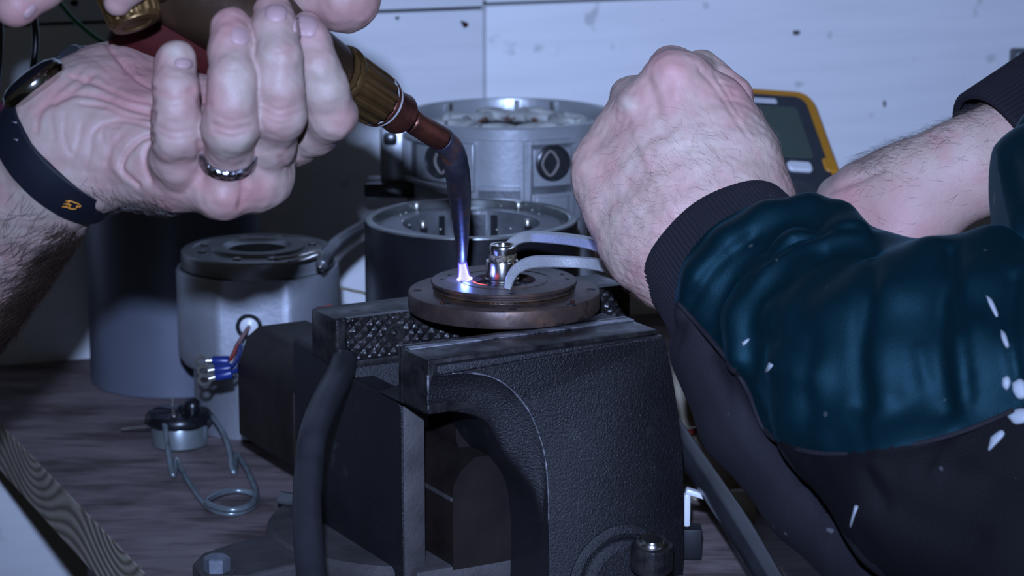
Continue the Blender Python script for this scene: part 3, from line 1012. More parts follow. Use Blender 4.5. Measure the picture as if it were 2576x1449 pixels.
# flexible conduit leaving the cap towards the wall
V, F = tube([P(808, 668, 1.47), P(822, 640, 1.48), P(850, 608, 1.50), P(900, 576, 1.54), P(965, 545, 1.58), P(1040, 520, 1.66)], [.0036, .0042, .0040, .0038, .0038, .0038], 14, 8)
o = mk('flexible_conduit', V, F, M['greyring'], None, True)
tag(o, 'grey flexible conduit running up to the right behind the grey motor housing', 'conduit')
for i, (x0, y0, x1, y1) in enumerate(((690, 645, 800, 632), (725, 652, 806, 640))):
    d = 1.475 + .004 * i
    V, F = tube([P(x0, y0 + 8, d), P((x0 + x1) / 2, y0, d), P(x1, y1, d), P(x1 + 12, y1 + 22, d - .004), P(x1 + 4, y1 + 42, d - .006)], .0012, 8, 6)
    o = mk('wire', V, F, M['tin'], None, True)
    tag(o, ('upper' if i == 0 else 'lower') + ' of two bare silvery wires bent over the rim of the grey housing', 'wire', 'wires on the grey housing')

# ring terminals on their wires
w0 = hp + e * .002
for i, (pts, col, lab) in enumerate((
        ([(598, 866, 1.452), (590, 884, 1.44), (580, 902, 1.432), (568, 908, 1.428)], 'redwire', 'upper blue ring terminal on a red wire in front of the grey housing'),
        ([(604, 868, 1.452), (598, 896, 1.435), (588, 918, 1.425), (574, 926, 1.42)], 'bluevinyl', 'middle blue ring terminal in front of the grey housing'),
        ([(608, 868, 1.452), (606, 905, 1.430), (596, 930, 1.420), (576, 938, 1.416)], 'bluevinyl', 'lowest blue ring terminal in front of the grey housing'))):
    tpos = P(*pts[-1])
    t = thing('ring_terminal', lab, 'terminal', tpos, 'blue ring terminals')
    V, F = tube([P(*p) for p in pts] if i else [w0] + [P(*p) for p in pts], .0013, 8, 6)
    mk('wire', V, F, M[col], t, True)
    dirp = [(-1, -.03), (-1, .10), (-1, .28)][i]
    q1 = P(pts[-1][0] + 34 * dirp[0], pts[-1][1] + 34 * dirp[1], pts[-1][2])
    V, F = cyl(P(pts[-1][0] + 8, pts[-1][1], pts[-1][2]), q1, .0030, .0026, seg=16, bev=.0006)
    mk('vinyl_sleeve', V, F, M['bluevinyl'], t, 40)
    q2 = P(pts[-1][0] + 62 * dirp[0], pts[-1][1] + 60 * dirp[1] + 2, pts[-1][2])
    nrm = np.array([.2, -.6, .75]); nrm /= np.linalg.norm(nrm)
    V, F = lathe([(.0022, -.0004), (.0040, -.0004), (.0040, .0004), (.0022, .0004)], q2, nrm, 22, closed=True)
    mk('ring', V, F, M['tin'], t, 40)
    V, F = cyl(q1, q1 + (q2 - q1) * .55, .0019, .0022, seg=10)
    mk('barrel', V, F, M['tin'], t, 40)
# red plug behind the jaw
V, F = cyl(P(800, 792, 1.43), P(835, 786, 1.42), .0045, seg=20, bev=.001)
o = mk('red_connector', V, F, M['redwire'], None, 40)
tag(o, 'small red cylindrical connector behind the left end of the rear jaw', 'connector')
V, F = tube([P(838, 733, 1.60), P(862, 726, 1.60), P(890, 732, 1.59), P(918, 738, 1.58), P(925, 752, 1.57)], .0009, 6, 6)
o = mk('string', V, F, M['string'], None, True)
tag(o, 'thin tan string between the grey housing and the black rotor housing', 'string')

# black rotor housing
bc_ = P(1185, 546, 1.475); zt2 = bc_[2]
bc0 = bc_ * [1, 1, 0]
rh = thing('rotor_housing', 'satin black round rotor housing with a worn grey rim and inner screw ring', 'rotor housing', bc0)
R2 = pxr(268, 1.475)
V, F = lathe([(R2 - .004, .0002), (R2, .001), (R2, zt2 - .0012)], bc0, (0, 0, 1), 128)
mk('shell', V, F, M['blackpaint'], rh, 40)
V, F = lathe([(R2, zt2 - .0012), (R2 - .0003, zt2 - .0003), (R2 - .0010, zt2), (R2 - .0042, zt2), (R2 - .0050, zt2 - .0008), (R2 - .0052, zt2 - .0060), (R2 - .0085, zt2 - .0062)], bc0, (0, 0, 1), 128)
mk('rim', V, F, M['rimalu'], rh, 35)
ri = R2 - .0108
V, F = lathe([(ri + .002, zt2 - .020), (ri + .002, zt2 - .0045), (ri, zt2 - .0035), (.0400, zt2 - .0035), (.0395, zt2 - .0045), (.0392, zt2 - .05)], bc0, (0, 0, 1), 128)
ir = mk('inner_ring', V, F, M['greyring'], rh, 35)
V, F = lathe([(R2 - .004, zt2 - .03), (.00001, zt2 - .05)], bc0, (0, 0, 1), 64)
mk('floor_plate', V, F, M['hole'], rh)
for (x, y) in ((1048, 525), (1304, 523), (1064, 572), (1327, 567)):
    q = G(x, y, zt2 - .0035)
    V, F = lathe([(.0022, 0), (.0022, .0030), (.0018, .0036), (.0010, .0036), (.0009, .0024), (.00001, .0024)], q, (0, 0, 1), 20)
    mk('cap_screw', V, F, M['tin'], ir, 40)
for (x, y) in ((1008, 540), (1021, 535), (1088, 518), (1224, 513), (1260, 517), (1338, 528), (1356, 538), (1012, 556), (1030, 566), (1108, 577), (1285, 575), (1250, 578)):
    q = G(x, y, zt2 - .0035)
    V, F = lathe([(.0010, 0), (.0009, .0006), (.00001, .0009)], q, (0, 0, 1), 10)
    mk('rivet', V, F, M['tin'], ir, True)
for (a, w, m) in ((84, 12, 'greyring'), (70, 6, 'hole'), (118, 5, 'hole')):
    V, F = arcbox(bc0, .0375, .0393, a - w / 2, a + w / 2, zt2 - .045, zt2 - .006, 6)
    mk('magnet_bar', V, F, M[m], rh, 30)

# aluminium stator housing at the back
sc_ = P(1283, 283, 1.645); zt3 = sc_[2]; sc0 = sc_ * [1, 1, 0]
R3 = pxr(262, 1.645)
sh = thing('stator_housing', 'large cast-aluminium stator housing with round cable ports standing behind the black rotor housing', 'stator housing', sc0)
V, F = lathe([(R3 - .006, .0002), (R3, .001), (R3, zt3 - .0080), (R3 + .0012, zt3 - .0075), (R3 + .0012, zt3 - .0008), (R3 + .0004, zt3), (R3 - .0030, zt3), (R3 - .0034, zt3 - .001), (R3 - .0034, zt3 - .010), (R3 - .0046, zt3 - .011), (R3 - .0046, zt3 - .04)], sc0, (0, 0, 1), 128)
mk('casting', V, F, M['aluminium'], sh, 35)
V, F = lathe([(R3 - .005, zt3 - .016), (.020, zt3 - .018), (.00001, zt3 - .03)], sc0, (0, 0, 1), 64)
mk('core', V, F, M['greyring'], sh)
for a in (86, 63, 130):
    V, F = arcbox(sc0, R3 - .0060, R3 - .0044, a - 1.6, a + 1.6, zt3 - .03, zt3 - .001, 4)
    mk('inner_rib', V, F, M['rimalu'], sh, 30)
# windings: looping bundles
wi = thing('x', '', '', (0, 0, 0)); bpy.data.objects.remove(wi)
first = None
for k in range(9):
    a = math.radians(k * 40 + 12)
    e1 = np.array([math.cos(a), math.sin(a), 0]); e2 = np.array([-math.sin(a), math.cos(a), 0])
    cc = sc0 + e1 * .040 + np.array([0, 0, zt3 - .0115])
    pts = [cc + e2 * (.0185 * math.cos(q)) + e1 * (.011 * math.sin(q)) + np.array([0, 0, .0055 * abs(math.cos(q * .5 + .3)) + random.uniform(-.0008, .0008)]) for q in np.linspace(0, 2 * math.pi * .97, 12)]
    V, F = tube(pts, .0034, 10, 4)
    w_ = mk('winding', V, F, M['winding'], sh, True)
    q = cc - e1 * .012 + np.array([0, 0, .004])
    V, F = tube([q - e2 * .005, q, q + e2 * .005], [.0016, .0026, .0018], 10, 5)
    V = V + RNG.normal(0, .0003, V.shape)
    mk('winding_end', V, F, M['windingred'], w_, True)
# frames and ports on the near side
def framed(x0, x1, y0, y1, w=12, proud=.0050, mat='aluminium'):
    """raised rectangular border traced on the cylinder"""
    a0, a1 = ang_px(sc0, R3, x0), ang_px(sc0, R3, x1)
    dd = np.linalg.norm(sc0[:2]) - R3
    zt_, zb_ = [CAM[2] + (P(0, y, 1.0)[2] - CAM[2]) * 1.6 for y in (y0, y1)]
    d1 = proj(sc0 + np.array([R3 * math.cos(math.radians((a0 + a1) / 2)), R3 * math.sin(math.radians((a0 + a1) / 2)), .15]))[2]
    zt_, zb_ = P(0, y0, d1)[2], P(0, y1, d1)[2]
    da = (a1 - a0) * w / abs(x1 - x0); dz = abs(zt_ - zb_) * w / abs(y1 - y0)
    m = MB()
    for (aa, ab, za, zb) in ((a0, a0 + da, zb_, zt_), (a1 - da, a1, zb_, zt_), (a0 + da, a1 - da, zt_ - dz, zt_), (a0 + da, a1 - da, zb_, zb_ + dz)):
        m.add(*arcbox(sc0, R3 - .001, R3 + proud, aa, ab, za, zb, 8))
    return m, (a0, a1, zt_, zb_, d1)
for args in ((1316, 1449, 346, 560, 13), (1334, 1432, 486, 640, 10), (1029, 1198, 346, 470, 13)):
    m, inf = framed(*args[:4], args[4])
    o = m.build('raised_frame', M['aluminium'], sh, 30)
    fixnormals(o, .0008)
for (x0, x1, y0, y1, mat, pr, nm) in ((1328, 1437, 358, 540, 'greyring', .0007, 'shade_toned_recess'), (1338, 1428, 370, 468, 'aluminium', .0036, 'port_pad'), (1346, 1420, 496, 600, 'aluminium', .0036, 'port_pad'),  # darker recess floors: shade between frame and pad put into the colour
                                      (1041, 1186, 358, 462, 'greyring', .0007, 'shade_toned_recess'), (1062, 1166, 368, 455, 'aluminium', .0036, 'port_pad'), (1204, 1310, 482, 560, 'greyring', .0007, 'shade_toned_recess')):
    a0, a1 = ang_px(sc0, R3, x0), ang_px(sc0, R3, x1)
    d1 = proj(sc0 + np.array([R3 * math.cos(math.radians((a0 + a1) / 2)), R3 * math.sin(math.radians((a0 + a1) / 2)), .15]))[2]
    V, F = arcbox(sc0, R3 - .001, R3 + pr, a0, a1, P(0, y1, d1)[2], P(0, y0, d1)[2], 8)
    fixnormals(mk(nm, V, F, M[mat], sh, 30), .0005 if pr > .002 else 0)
for (x0, x1, y0, y1) in ((1206, 1308, 470, 484), (1462, 1476, 350, 480), (1200, 1310, 520, 532)):
    a0, a1 = ang_px(sc0, R3, x0), ang_px(sc0, R3, x1)
    d1 = proj(sc0 + np.array([R3 * math.cos(math.radians((a0 + a1) / 2)), R3 * math.sin(math.radians((a0 + a1) / 2)), .15]))[2]
    V, F = arcbox(sc0, R3 - .001, R3 + .0022, a0, a1, P(0, y1, d1)[2], P(0, y0, d1)[2], 8)
    fixnormals(mk('rib', V, F, M['aluminium'], sh, 30), .0006)
for (px, py, r, dx) in ((1385, 415, 42, -8), (1116, 410, 41, 8)):
    a = ang_px(sc0, R3, px)
    e = np.array([math.cos(math.radians(a)), math.sin(math.radians(a)), 0])
    d1 = proj(sc0 + e * R3 + [0, 0, .2])[2]
    q = sc0 + e * (R3 + .0032); q[2] = P(px, py, d1)[2]
    rr_ = pxr(r, d1)
    V, F = lathe([(rr_ * 1.12, 0), (rr_ * 1.10, .0016), (rr_, .0022), (rr_ * .93, .0014), (rr_ * .90, .0006), (.00001, .0006)], q, e, 40)
    po = mk('cable_port', V, F, M['rubber'], sh, 40)
    u, v, _ = frame(e, (0, 0, 1))
    q2 = q + e * .0010 + u * pxr(dx, d1)
    pts = []
    for k in range(24):
        t_ = 2 * math.pi * k / 24
        rr2 = rr_ * (.70 + .04 * math.cos(4 * t_))
        pts.append(q2 + u * rr2 * .70 * math.cos(t_) + v * rr2 * 1.0 * math.sin(t_))
    pts.append(pts[0])
    V, F = tube(pts, .0009, 8, 2)
    mk('fibre_ring', V, F, M['grommetring'], po, True)
# side ear
for (x0, x1, y0, y1, d_) in ((958, 1030, 314, 470, 1.640), (966, 1000, 330, 360, 1.630)):
    pa, pb = P(x0, y0, d_), P(x1, y1, d_)
    V, F = box((pa + pb) / 2, (abs(pb[0] - pa[0]), .02, abs(pa[2] - pb[2])), None, .002)
    mk('side_ear', V, F, M['aluminium' if x1 > 1010 else 'rubber'], sh, 40)
V, F = box(P(985, 470, 1.642), (.034, .03, .010), None, .002)
mk('ear_foot', V, F, M['rubber'], sh, 40)

# multimeter leaning on the wall
def meter_frame():
    tr = P(2046, 226, 1.700); br = P(2134, 470, 1.640)
    ev = tr - br; ev /= np.linalg.norm(ev)
    tl = P(1790, 238, 1.700 - .030)
    eu = tr - tl; eu = eu - (eu @ ev) * ev; eu /= np.linalg.norm(eu)
    en_ = np.cross(eu, ev)
    return tr, eu, ev, en_
tr, eu, ev, en_ = meter_frame()
if en_ @ (CAM - tr) < 0: en_ = -en_
MW, MHt, MD = .082, .155, .034
mo = tr - eu * MW / 2 - ev * MHt / 2
mm = thing('multimeter', 'amber and black digital multimeter leaning on the white wall', 'multimeter', mo - ev * MHt / 2)
def rrect(w, h, r, n=7):
    pts = []
    for (cx, cy, a) in ((w / 2 - r, h / 2 - r, 0), (-w / 2 + r, h / 2 - r, 90), (-w / 2 + r, -h / 2 + r, 180), (w / 2 - r, -h / 2 + r, 270)):
        for k in range(n):
            q = math.radians(a + 90 * k / (n - 1)); pts.append((cx + r * math.cos(q), cy + r * math.sin(q)))
    return pts
def slab(name, cu, cv, w, h, r, n0, n1, mat, parent, ch=.0012):
    def ring(w_, h_, r_, nn): return [mo + eu * (cu + a) + ev * (cv + b_) + en_ * nn for a, b_ in rrect(w_, h_, r_)]
    V, F = loft([ring(w, h, r, n0), ring(w, h, r, n1 - ch), ring(w - 2 * ch, h - 2 * ch, max(r - ch, .0004), n1)])
    return fixnormals(mk(name, V, F, mat, parent, 40))
hol = slab('holster', 0, 0, MW, MHt, .014, -MD, 0, M['meterorange'], mm, .003)
slab('face', 0, 0.0, MW - .017, MHt - .016, .009, -.004, .0012, M['meterblack'], mm)
slab('display', -.003, .0330, .052, .048, .003, 0, .0018, M['lcd'], mm, .0004)
slab('display_label', -.002, .0620, .024, .0045, .001, 0, .0017, M['whiteprint'], mm, .0003)
slab('display_label', -.026, .0605, .012, .0045, .001, 0, .0017, M['whiteprint'], mm, .0003)
slab('face_button', .010, -.000, .017, .0085, .003, 0, .0035, M['whiteplastic'], mm, .001)
slab('face_button', -.013, -.000, .013, .0085, .003, 0, .0035, M['whiteplastic'], mm, .001)
slab('corner_tab', .0330, .004, .010, .013, .003, 0, .0022, M['meterorange'], mm, .001)
dq = mo - ev * .035 + en_ * .001
V, F = lathe([(.019, 0), (.0185, .004), (.016, .005), (.00001, .005)], dq, en_, 32)
mk('dial', V, F, M['meterblack'], mm, 40)

# black knob-topped part with spring wire
kc0 = G(452, 1118, 0)
cl = thing('spring_clip', 'small metal cup with a black knobbed cap and a coiled grey spring wire', 'spring clip', kc0)
V, F = lathe([(.00001, .0002), (.0155, .0002), (.0168, .0012), (.0170, .0125), (.0165, .0135), (.00001, .0135)], kc0, (0, 0, 1), 40)
mk('metal_cup', V, F, M['cup'], cl, 40)
V, F = lathe([(.0150, .0130), (.0195, .0138), (.0205, .0155), (.0200, .0185), (.0185, .0200), (.008, .0205), (.00001, .0205)], kc0, (0, 0, 1), 36)
V = V + RNG.normal(0, .00025, V.shape)
cp_ = mk('black_cap', V, F, M['knob'], cl, 40)
q = kc0 + np.array([.008, .002, .019])
V, F = lathe([(.0045, 0), (.0052, .003), (.0048, .0065), (.003, .0085), (.00001, .009)], q, (0, 0, 1), 20)
mk('cap_knob', V, F, M['knob'], cp_, True)
def zpt(x, y, z): return G(x, y, z)
V, F = tube([zpt(414, 1068, .019), zpt(420, 1100, .014), zpt(426, 1150, .009), zpt(432, 1188, .004), zpt(438, 1196, .0022), zpt(440, 1180, .0022), zpt(444, 1158, .0022), zpt(470, 1205, .0018), zpt(510, 1262, .0018), zpt(545, 1287, .0018),
             zpt(590, 1292, .0018), zpt(632, 1278, .0018), zpt(646, 1255, .0020), zpt(630, 1240, .0035), zpt(590, 1234, .0045), zpt(550, 1243, .0050), zpt(520, 1262, .0055), zpt(548, 1277, .0050), zpt(590, 1282, .0050), zpt(630, 1270, .0050), zpt(645, 1246, .0050),
             zpt(638, 1215, .0045), zpt(615, 1170, .004), zpt(596, 1142, .0030), zpt(592, 1165, .0025), zpt(590, 1188, .0022), zpt(583, 1178, .004), zpt(580, 1140, .008), zpt(560, 1085, .014), zpt(532, 1045, .019)], .00165, 10, 6)
mk('spring_wire', V, F, M['springwire'], cl, True)
V, F = tube([zpt(380, 1072, .014), zpt(350, 1076, .010), zpt(325, 1078, .008), zpt(305, 1080, .007)], [.0011, .0009, .0009, .0009], 8, 6)
mk('wire_lead', V, F, M['tin'], cl, True)
V, F = tube([zpt(438, 1050, .020), zpt(436, 1024, .022), zpt(434, 1002, .026)], [.0013, .0012, .0010], 8, 6)
mk('wire_lead', V, F, M['tin'], cl, True)

# hoses, wires
pts = [(868, 905, 1.282, 32), (854, 945, 1.266, 35), (830, 990, 1.247, 36), (802, 1050, 1.226, 37), (784, 1110, 1.207, 37), (777, 1180, 1.195, 37), (772, 1260, 1.175, 37), (775, 1350, 1.152, 38), (784, 1449, 1.130, 38), (800, 1560, 1.11, 39)]
V, F = tube([P(*p[:3]) for p in pts], [p[3] * p[2] / FPX for p in pts], 24, 8)
o = mk('rubber_hose', V, F, M['hoserub'], None, True)
tag(o, 'thick dusty black rubber hose hanging in front of the left side of the vise', 'hose')
pts = [(1620, 985, 1.36, 30), (1690, 1080, 1.345, 32), (1745, 1160, 1.32, 33), (1800, 1240, 1.29, 34), (1860, 1330, 1.255, 36), (1930, 1449, 1.21, 37), (2010, 1590, 1.16, 38)]
V, F = tube([P(*p[:3]) for p in pts], [p[3] * p[2] / FPX for p in pts], 24, 8)
o = mk('black_hose', V, F, M['rubber'], None, True)
tag(o, 'glossy black hose slanting down to the right behind the vise', 'hose')
pts = [P(100, -60, 1.60), P(160, 20, 1.60), P(200, 62, 1.60), P(262, 108, 1.60), P(330, 130, 1.60), P(420, 160, 1.62), P(520, 250, 1.64), P(560, 420, 1.665)]
V, F = tube(pts, .0016, 10, 8)
o = mk('green_wire', V, F, M['greenwire'], None, True)
tag(o, 'thin green wire curving across the shaded wall above the watch', 'wire')
pts = [P(66, -40, 1.42), P(84, 40, 1.42), P(90, 100, 1.42), P(84, 170, 1.42), P(76, 220, 1.42), P(70, 330, 1.43), P(60, 480, 1.45), P(30, 620, 1.50), P(-20, 780, 1.54), G(-60, 985, .0026)]
V, F = tube(pts, .0021, 12, 8)
o = mk('black_cable', V, F, M['rubber'], None, True)
tag(o, 'black cable hanging in front of the shaded wall beside the watch', 'cable')
pts = [P(-14, -40, 1.40), P(-4, 60, 1.40), P(-6, 160, 1.40), P(-20, 300, 1.4), P(-40, 600, 1.44), P(-80, 800, 1.50), G(-110, 985, .0035)]
V, F = tube(pts, .0030, 12, 8)
o = mk('black_cable', V, F, M['rubber'], None, True)
tag(o, 'black cable at the very left edge of the picture', 'cable')

# clutter behind the vise on the right
def crate(name, px, py, d, size, mat, lab, cat, rot=0.0, bev=.0015, z0=None):
    q = P(px, py, d)
    ca, sa = math.cos(rot), math.sin(rot)
    A = np.array([[ca, sa, 0], [-sa, ca, 0], [0, 0, 1]])
    if z0 is not None:
        q[2] = z0 + size[2] / 2
    V, F = box(q, size, A, bev)
    o = mk(name, V, F, M[mat], None, 40)
    tag(o, lab, cat)
    return o
crate('card_box', 1760, 1030, 1.50, (.085, .05, .055), 'cream', 'dim brown card box on the bench behind the vise', 'box', .3, .0015, .0003)
crate('card_sheet', 1880, 1180, 1.42, (.07, .012, .040), 'cream', 'dim cream card leaning behind the black hose', 'card', .35, .0012, .0003)
crate('plastic_plate', 1858, 1262, 1.36, (.018, .006, .020), 'cream', 'pale square plastic plate right of the black hose', 'plate', .2, .001, .0003)
V, F = tube([P(1690, 1095, 1.40), P(1725, 1090, 1.395), P(1760, 1080, 1.39), P(1800, 1062, 1.39), P(1860, 1050, 1.39)], .0019, 10, 6)
o = mk('red_cable', V, F, M['redwire'], None, True)
tag(o, 'short red cable behind the vise on the right', 'cable')
wb = thing('plastic_bracket', 'white plastic bracket standing behind the right edge of the vise', 'bracket', G(1740, 1345, 0))
q = P(1728, 1272, 1.30)
V, F = box(q - np.array([0, 0, .002]), (.0035, .006, .0175), None, .0012)
mk('upright', V, F, M['whiteplastic'], wb, 40)
V, F = box(q + np.array([.0065, 0, .0060]), (.0155, .006, .0030), np.array([[.95, 0, -.3], [0, 1, 0], [.3, 0, .95]]), .001)
mk('arm', V, F, M['whiteplastic'], wb, 40)
V, F = box(q + np.array([.003, .004, -.0205]), (.010, .012, .0165), None, .001)
mk('foot', V, F, M['hole'], wb, 40)
V, F = box(P(2585, 165, 1.72), (.022, .02, .022), None, .002)
o = mk('wall_bracket', V, F, M['meterblack'], None, 40)
tag(o, 'small black block on the wall at the right edge of the picture', 'block')

# ------------------------------------------------------------------ sculpting tools for people and cloth (camera-aligned working axes)
def cs(px, py, d):
    return np.array([(px - 1288) / FPX * d, -(py - 724.5) / FPX * d, d])
def c2w(V):
    V = np.asarray(V)
    return CAM + V[:, :1] * RT + V[:, 1:2] * UP + V[:, 2:3] * FW
def w2c(V):
    v = np.asarray(V) - CAM
    return np.stack([v @ RT, v @ UP, v @ FW], -1)
def chain(*pts, k=.003, zs=1.0):
    """rounded chain through (px,py,depth,radius_px)"""
    c = np.array([cs(*p[:3]) for p in pts]); r = np.array([p[3] * p[2] / FPX for p in pts])
    return ('c', c, r, k, zs)
def union(k, *ch):
    return ('u', k, ch)
def smin(a, b, k):
    h = np.maximum(k - np.abs(a - b), 0) / k
    return np.minimum(a, b) - h * h * k * .25
BIG = .05
def seg_d(X, Y, Z, a, b, ra, rb, zs):
    ba = (b - a).copy(); ba[2] /= zs
    px, py, pz = X - a[0], Y - a[1], (Z - a[2]) / zs
    bb = max(ba @ ba, 1e-12)
    t = np.clip((px * ba[0] + py * ba[1] + pz * ba[2]) / bb, 0, 1)
    d = np.sqrt((px - ba[0] * t) ** 2 + (py - ba[1] * t) ** 2 + (pz - ba[2] * t) ** 2)
    return d - (ra + (rb - ra) * t)
def fpts(node, P_):
    """field at arbitrary camera-space points"""
    if node[0] == 'c':
        _, c, r, k, zs = node
        out = None
        n = len(c)
        for i in range(max(n - 1, 1)):
            j = min(i + 1, n - 1)
            d = seg_d(P_[:, 0], P_[:, 1], P_[:, 2], c[i], c[j], r[i], r[j], zs)
            out = d if out is None else smin(out, d, k)
        return out
    out = None
    for ch in node[2]:
        d = fpts(ch, P_)
        out = d if out is None else smin(out, d, node[1])
    return out
def fgrid(node, ax):
    X, Y, Z = ax
    if node[0] == 'c':
        _, c, r, k, zs = node
        out = np.full((len(X), len(Y), len(Z)), BIG, np.float32)
        n = len(c)
        for i in range(max(n - 1, 1)):
            j = min(i + 1, n - 1)
            m = .014
            lo = np.minimum(c[i] - r[i], c[j] - r[j]) - m; hi = np.maximum(c[i] + r[i], c[j] + r[j]) + m
            sl = []
            for q, A in enumerate(ax):
                s0, s1 = np.searchsorted(A, lo[q]), np.searchsorted(A, hi[q])
                sl.append(slice(s0, s1))
            if any(s.stop - s.start < 1 for s in sl): continue
            sl = tuple(sl)
            d = seg_d(X[sl[0]][:, None, None], Y[sl[1]][None, :, None], Z[sl[2]][None, None, :], c[i], c[j], r[i], r[j], zs).astype(np.float32)
            out[sl] = smin(out[sl], d, k)
        return out
    out = None
    for ch in node[2]:
        d = fgrid(ch, ax)
        out = d if out is None else smin(out, d, node[1])
    return out
def bounds(node):
    if node[0] == 'c':
        _, c, r, k, zs = node
        return (c - r[:, None]).min(0), (c + r[:, None]).max(0)
    b = [bounds(c) for c in node[2]]
    return np.min([x[0] for x in b], 0), np.max([x[1] for x in b], 0)
def surface_nets(f, ax):
    h = ax[0][1] - ax[0][0]
    s = f < 0
    cnt = np.zeros(tuple(n - 1 for n in f.shape), np.uint8)
    cor = [(i, j, k) for i in (0, 1) for j in (0, 1) for k in (0, 1)]
    nx, ny, nz = cnt.shape
    for (i, j, k) in cor:
        cnt += s[i:i + nx, j:j + ny, k:k + nz]
    idx = np.argwhere((cnt > 0) & (cnt < 8))
    acc = np.zeros((len(idx), 3)); num = np.zeros(len(idx))
    for a in cor:
        for q in range(3):
            if a[q] == 0:
                b = list(a); b[q] = 1
                fa = f[idx[:, 0] + a[0], idx[:, 1] + a[1], idx[:, 2] + a[2]].astype(float)
                fb = f[idx[:, 0] + b[0], idx[:, 1] + b[1], idx[:, 2] + b[2]].astype(float)
                cr = (fa < 0) != (fb < 0)
                t = np.where(cr, fa / np.where(cr, fa - fb, 1), 0)
                pos = np.array(a, float)[None] + np.eye(3)[q][None] * t[:, None]
                acc += pos * cr[:, None]; num += cr
    V = (idx + acc / num[:, None]) * h + np.array([A[0] for A in ax])
    vid = np.full(cnt.shape, -1, np.int64); vid[tuple(idx.T)] = np.arange(len(idx))
    F = []
    for q in range(3):
        a, b = [(1, 2), (2, 0), (0, 1)][q]
        sl0 = [slice(1, -1)] * 3; sl1 = [slice(1, -1)] * 3
        sl0[q] = slice(0, -1); sl1[q] = slice(1, None)
        e = s[tuple(sl0)] != s[tuple(sl1)]
        ii = np.argwhere(e); inside = s[tuple(sl0)][tuple(ii.T)]
        base = ii.copy(); base[:, a] += 1; base[:, b] += 1
        def g(da, db):
            t = base.copy(); t[:, a] -= da; t[:, b] -= db
            return vid[tuple(t.T)]
        quad = np.stack([g(1, 1), g(0, 1), g(0, 0), g(1, 0)], 1)
        quad[~inside] = quad[~inside][:, ::-1]
        F.append(quad)
    return V, np.vstack(F)
def vnormals(V, F):
    n = np.cross(V[F[:, 2]] - V[F[:, 0]], V[F[:, 3]] - V[F[:, 1]])
    N = np.zeros_like(V)
    for q in range(4): np.add.at(N, F[:, q], n)
    return N / np.maximum(np.linalg.norm(N, axis=1), 1e-12)[:, None]
def relax(V, F, it=2, lam=.5):
    for _ in range(it):
        S = np.zeros_like(V); c = np.zeros(len(V))
        for q in range(4):
            a, b = F[:, q], F[:, (q + 1) % 4]
            np.add.at(S, a, V[b]); np.add.at(S, b, V[a]); np.add.at(c, a, 1); np.add.at(c, b, 1)
        V = V + lam * (S / np.maximum(c, 1)[:, None] - V)
    return V
def sculpt(node, h, pad=.004, clip=None, it=2):
    lo, hi = bounds(node)
    if clip is not None:
        lo = np.maximum(lo, clip[0]); hi = np.minimum(hi, clip[1])
    ax = [np.arange(lo[q] - pad, hi[q] + pad, h) for q in range(3)]
    f = fgrid(node, ax)
    for sl in ((0,), (-1,)):
        f[sl[0], :, :] = BIG; f[:, sl[0], :] = BIG; f[:, :, sl[0]] = BIG
    V, F = surface_nets(f, ax)
    return relax(V, F, it), F
def pxof(V):
    return 1288 + FPX * V[:, 0] / V[:, 2], 724.5 - FPX * V[:, 1] / V[:, 2]
def polydist(x, y, line):
    best = np.full(x.shape, 1e9)
    line = np.asarray(line, float)
    for a, b in zip(line[:-1], line[1:]):
        ba = b - a; bb = max(ba @ ba, 1e-9)
        t = np.clip(((x - a[0]) * ba[0] + (y - a[1]) * ba[1]) / bb, 0, 1)
        best = np.minimum(best, np.hypot(x - a[0] - ba[0] * t, y - a[1] - ba[1] * t))
    return best
def strokes(V, F, lst, zmax=None):
    """press (negative) or raise (positive) soft strokes; line in pixels, width px, amount in mm; tapers at both ends"""
    N = vnormals(V, F)
    x, y = pxof(V)
    front = N[:, 2] < -.05
    D = np.zeros(len(V))
    for item in lst:
        line, w, amt = item[:3]
        zr = item[3] if len(item) > 3 else None
        L_ = crom(np.array(line, float), 5) if len(line) > 2 else np.array(line, float)
        m = front & (x > L_[:, 0].min() - 3 * w) & (x < L_[:, 0].max() + 3 * w) & (y > L_[:, 1].min() - 3 * w) & (y < L_[:, 1].max() + 3 * w)
        if zr is not None: m &= (V[:, 2] > zr[0]) & (V[:, 2] < zr[1])
        i = np.where(m)[0]
        if not len(i): continue
        d = polydist(x[i], y[i], L_)
        D[i] += amt * .001 * np.exp(-(d / w) ** 2)
    return V + N * D[:, None]
def march(node, px, py, z0, z1, n=160):
    """first surface hit along view rays, camera-space points"""
    px = np.asarray(px, float); py = np.asarray(py, float)
    zs = np.linspace(z0, z1, n)
    D = np.stack([(px - 1288) / FPX, -(py - 724.5) / FPX, np.ones_like(px)], -1)
    hit = np.full(px.shape, np.nan)
    prev = None
    for i, z in enumerate(zs):
        f = fpts(node, D * z)
        if prev is not None:
            m = np.isnan(hit) & (f < 0) & (prev >= 0)
            t = prev / np.where(prev - f == 0, 1, prev - f)
            hit = np.where(m, zs[i - 1] + (z - zs[i - 1]) * t, hit)
        prev = f
    return D * hit[:, None], hit
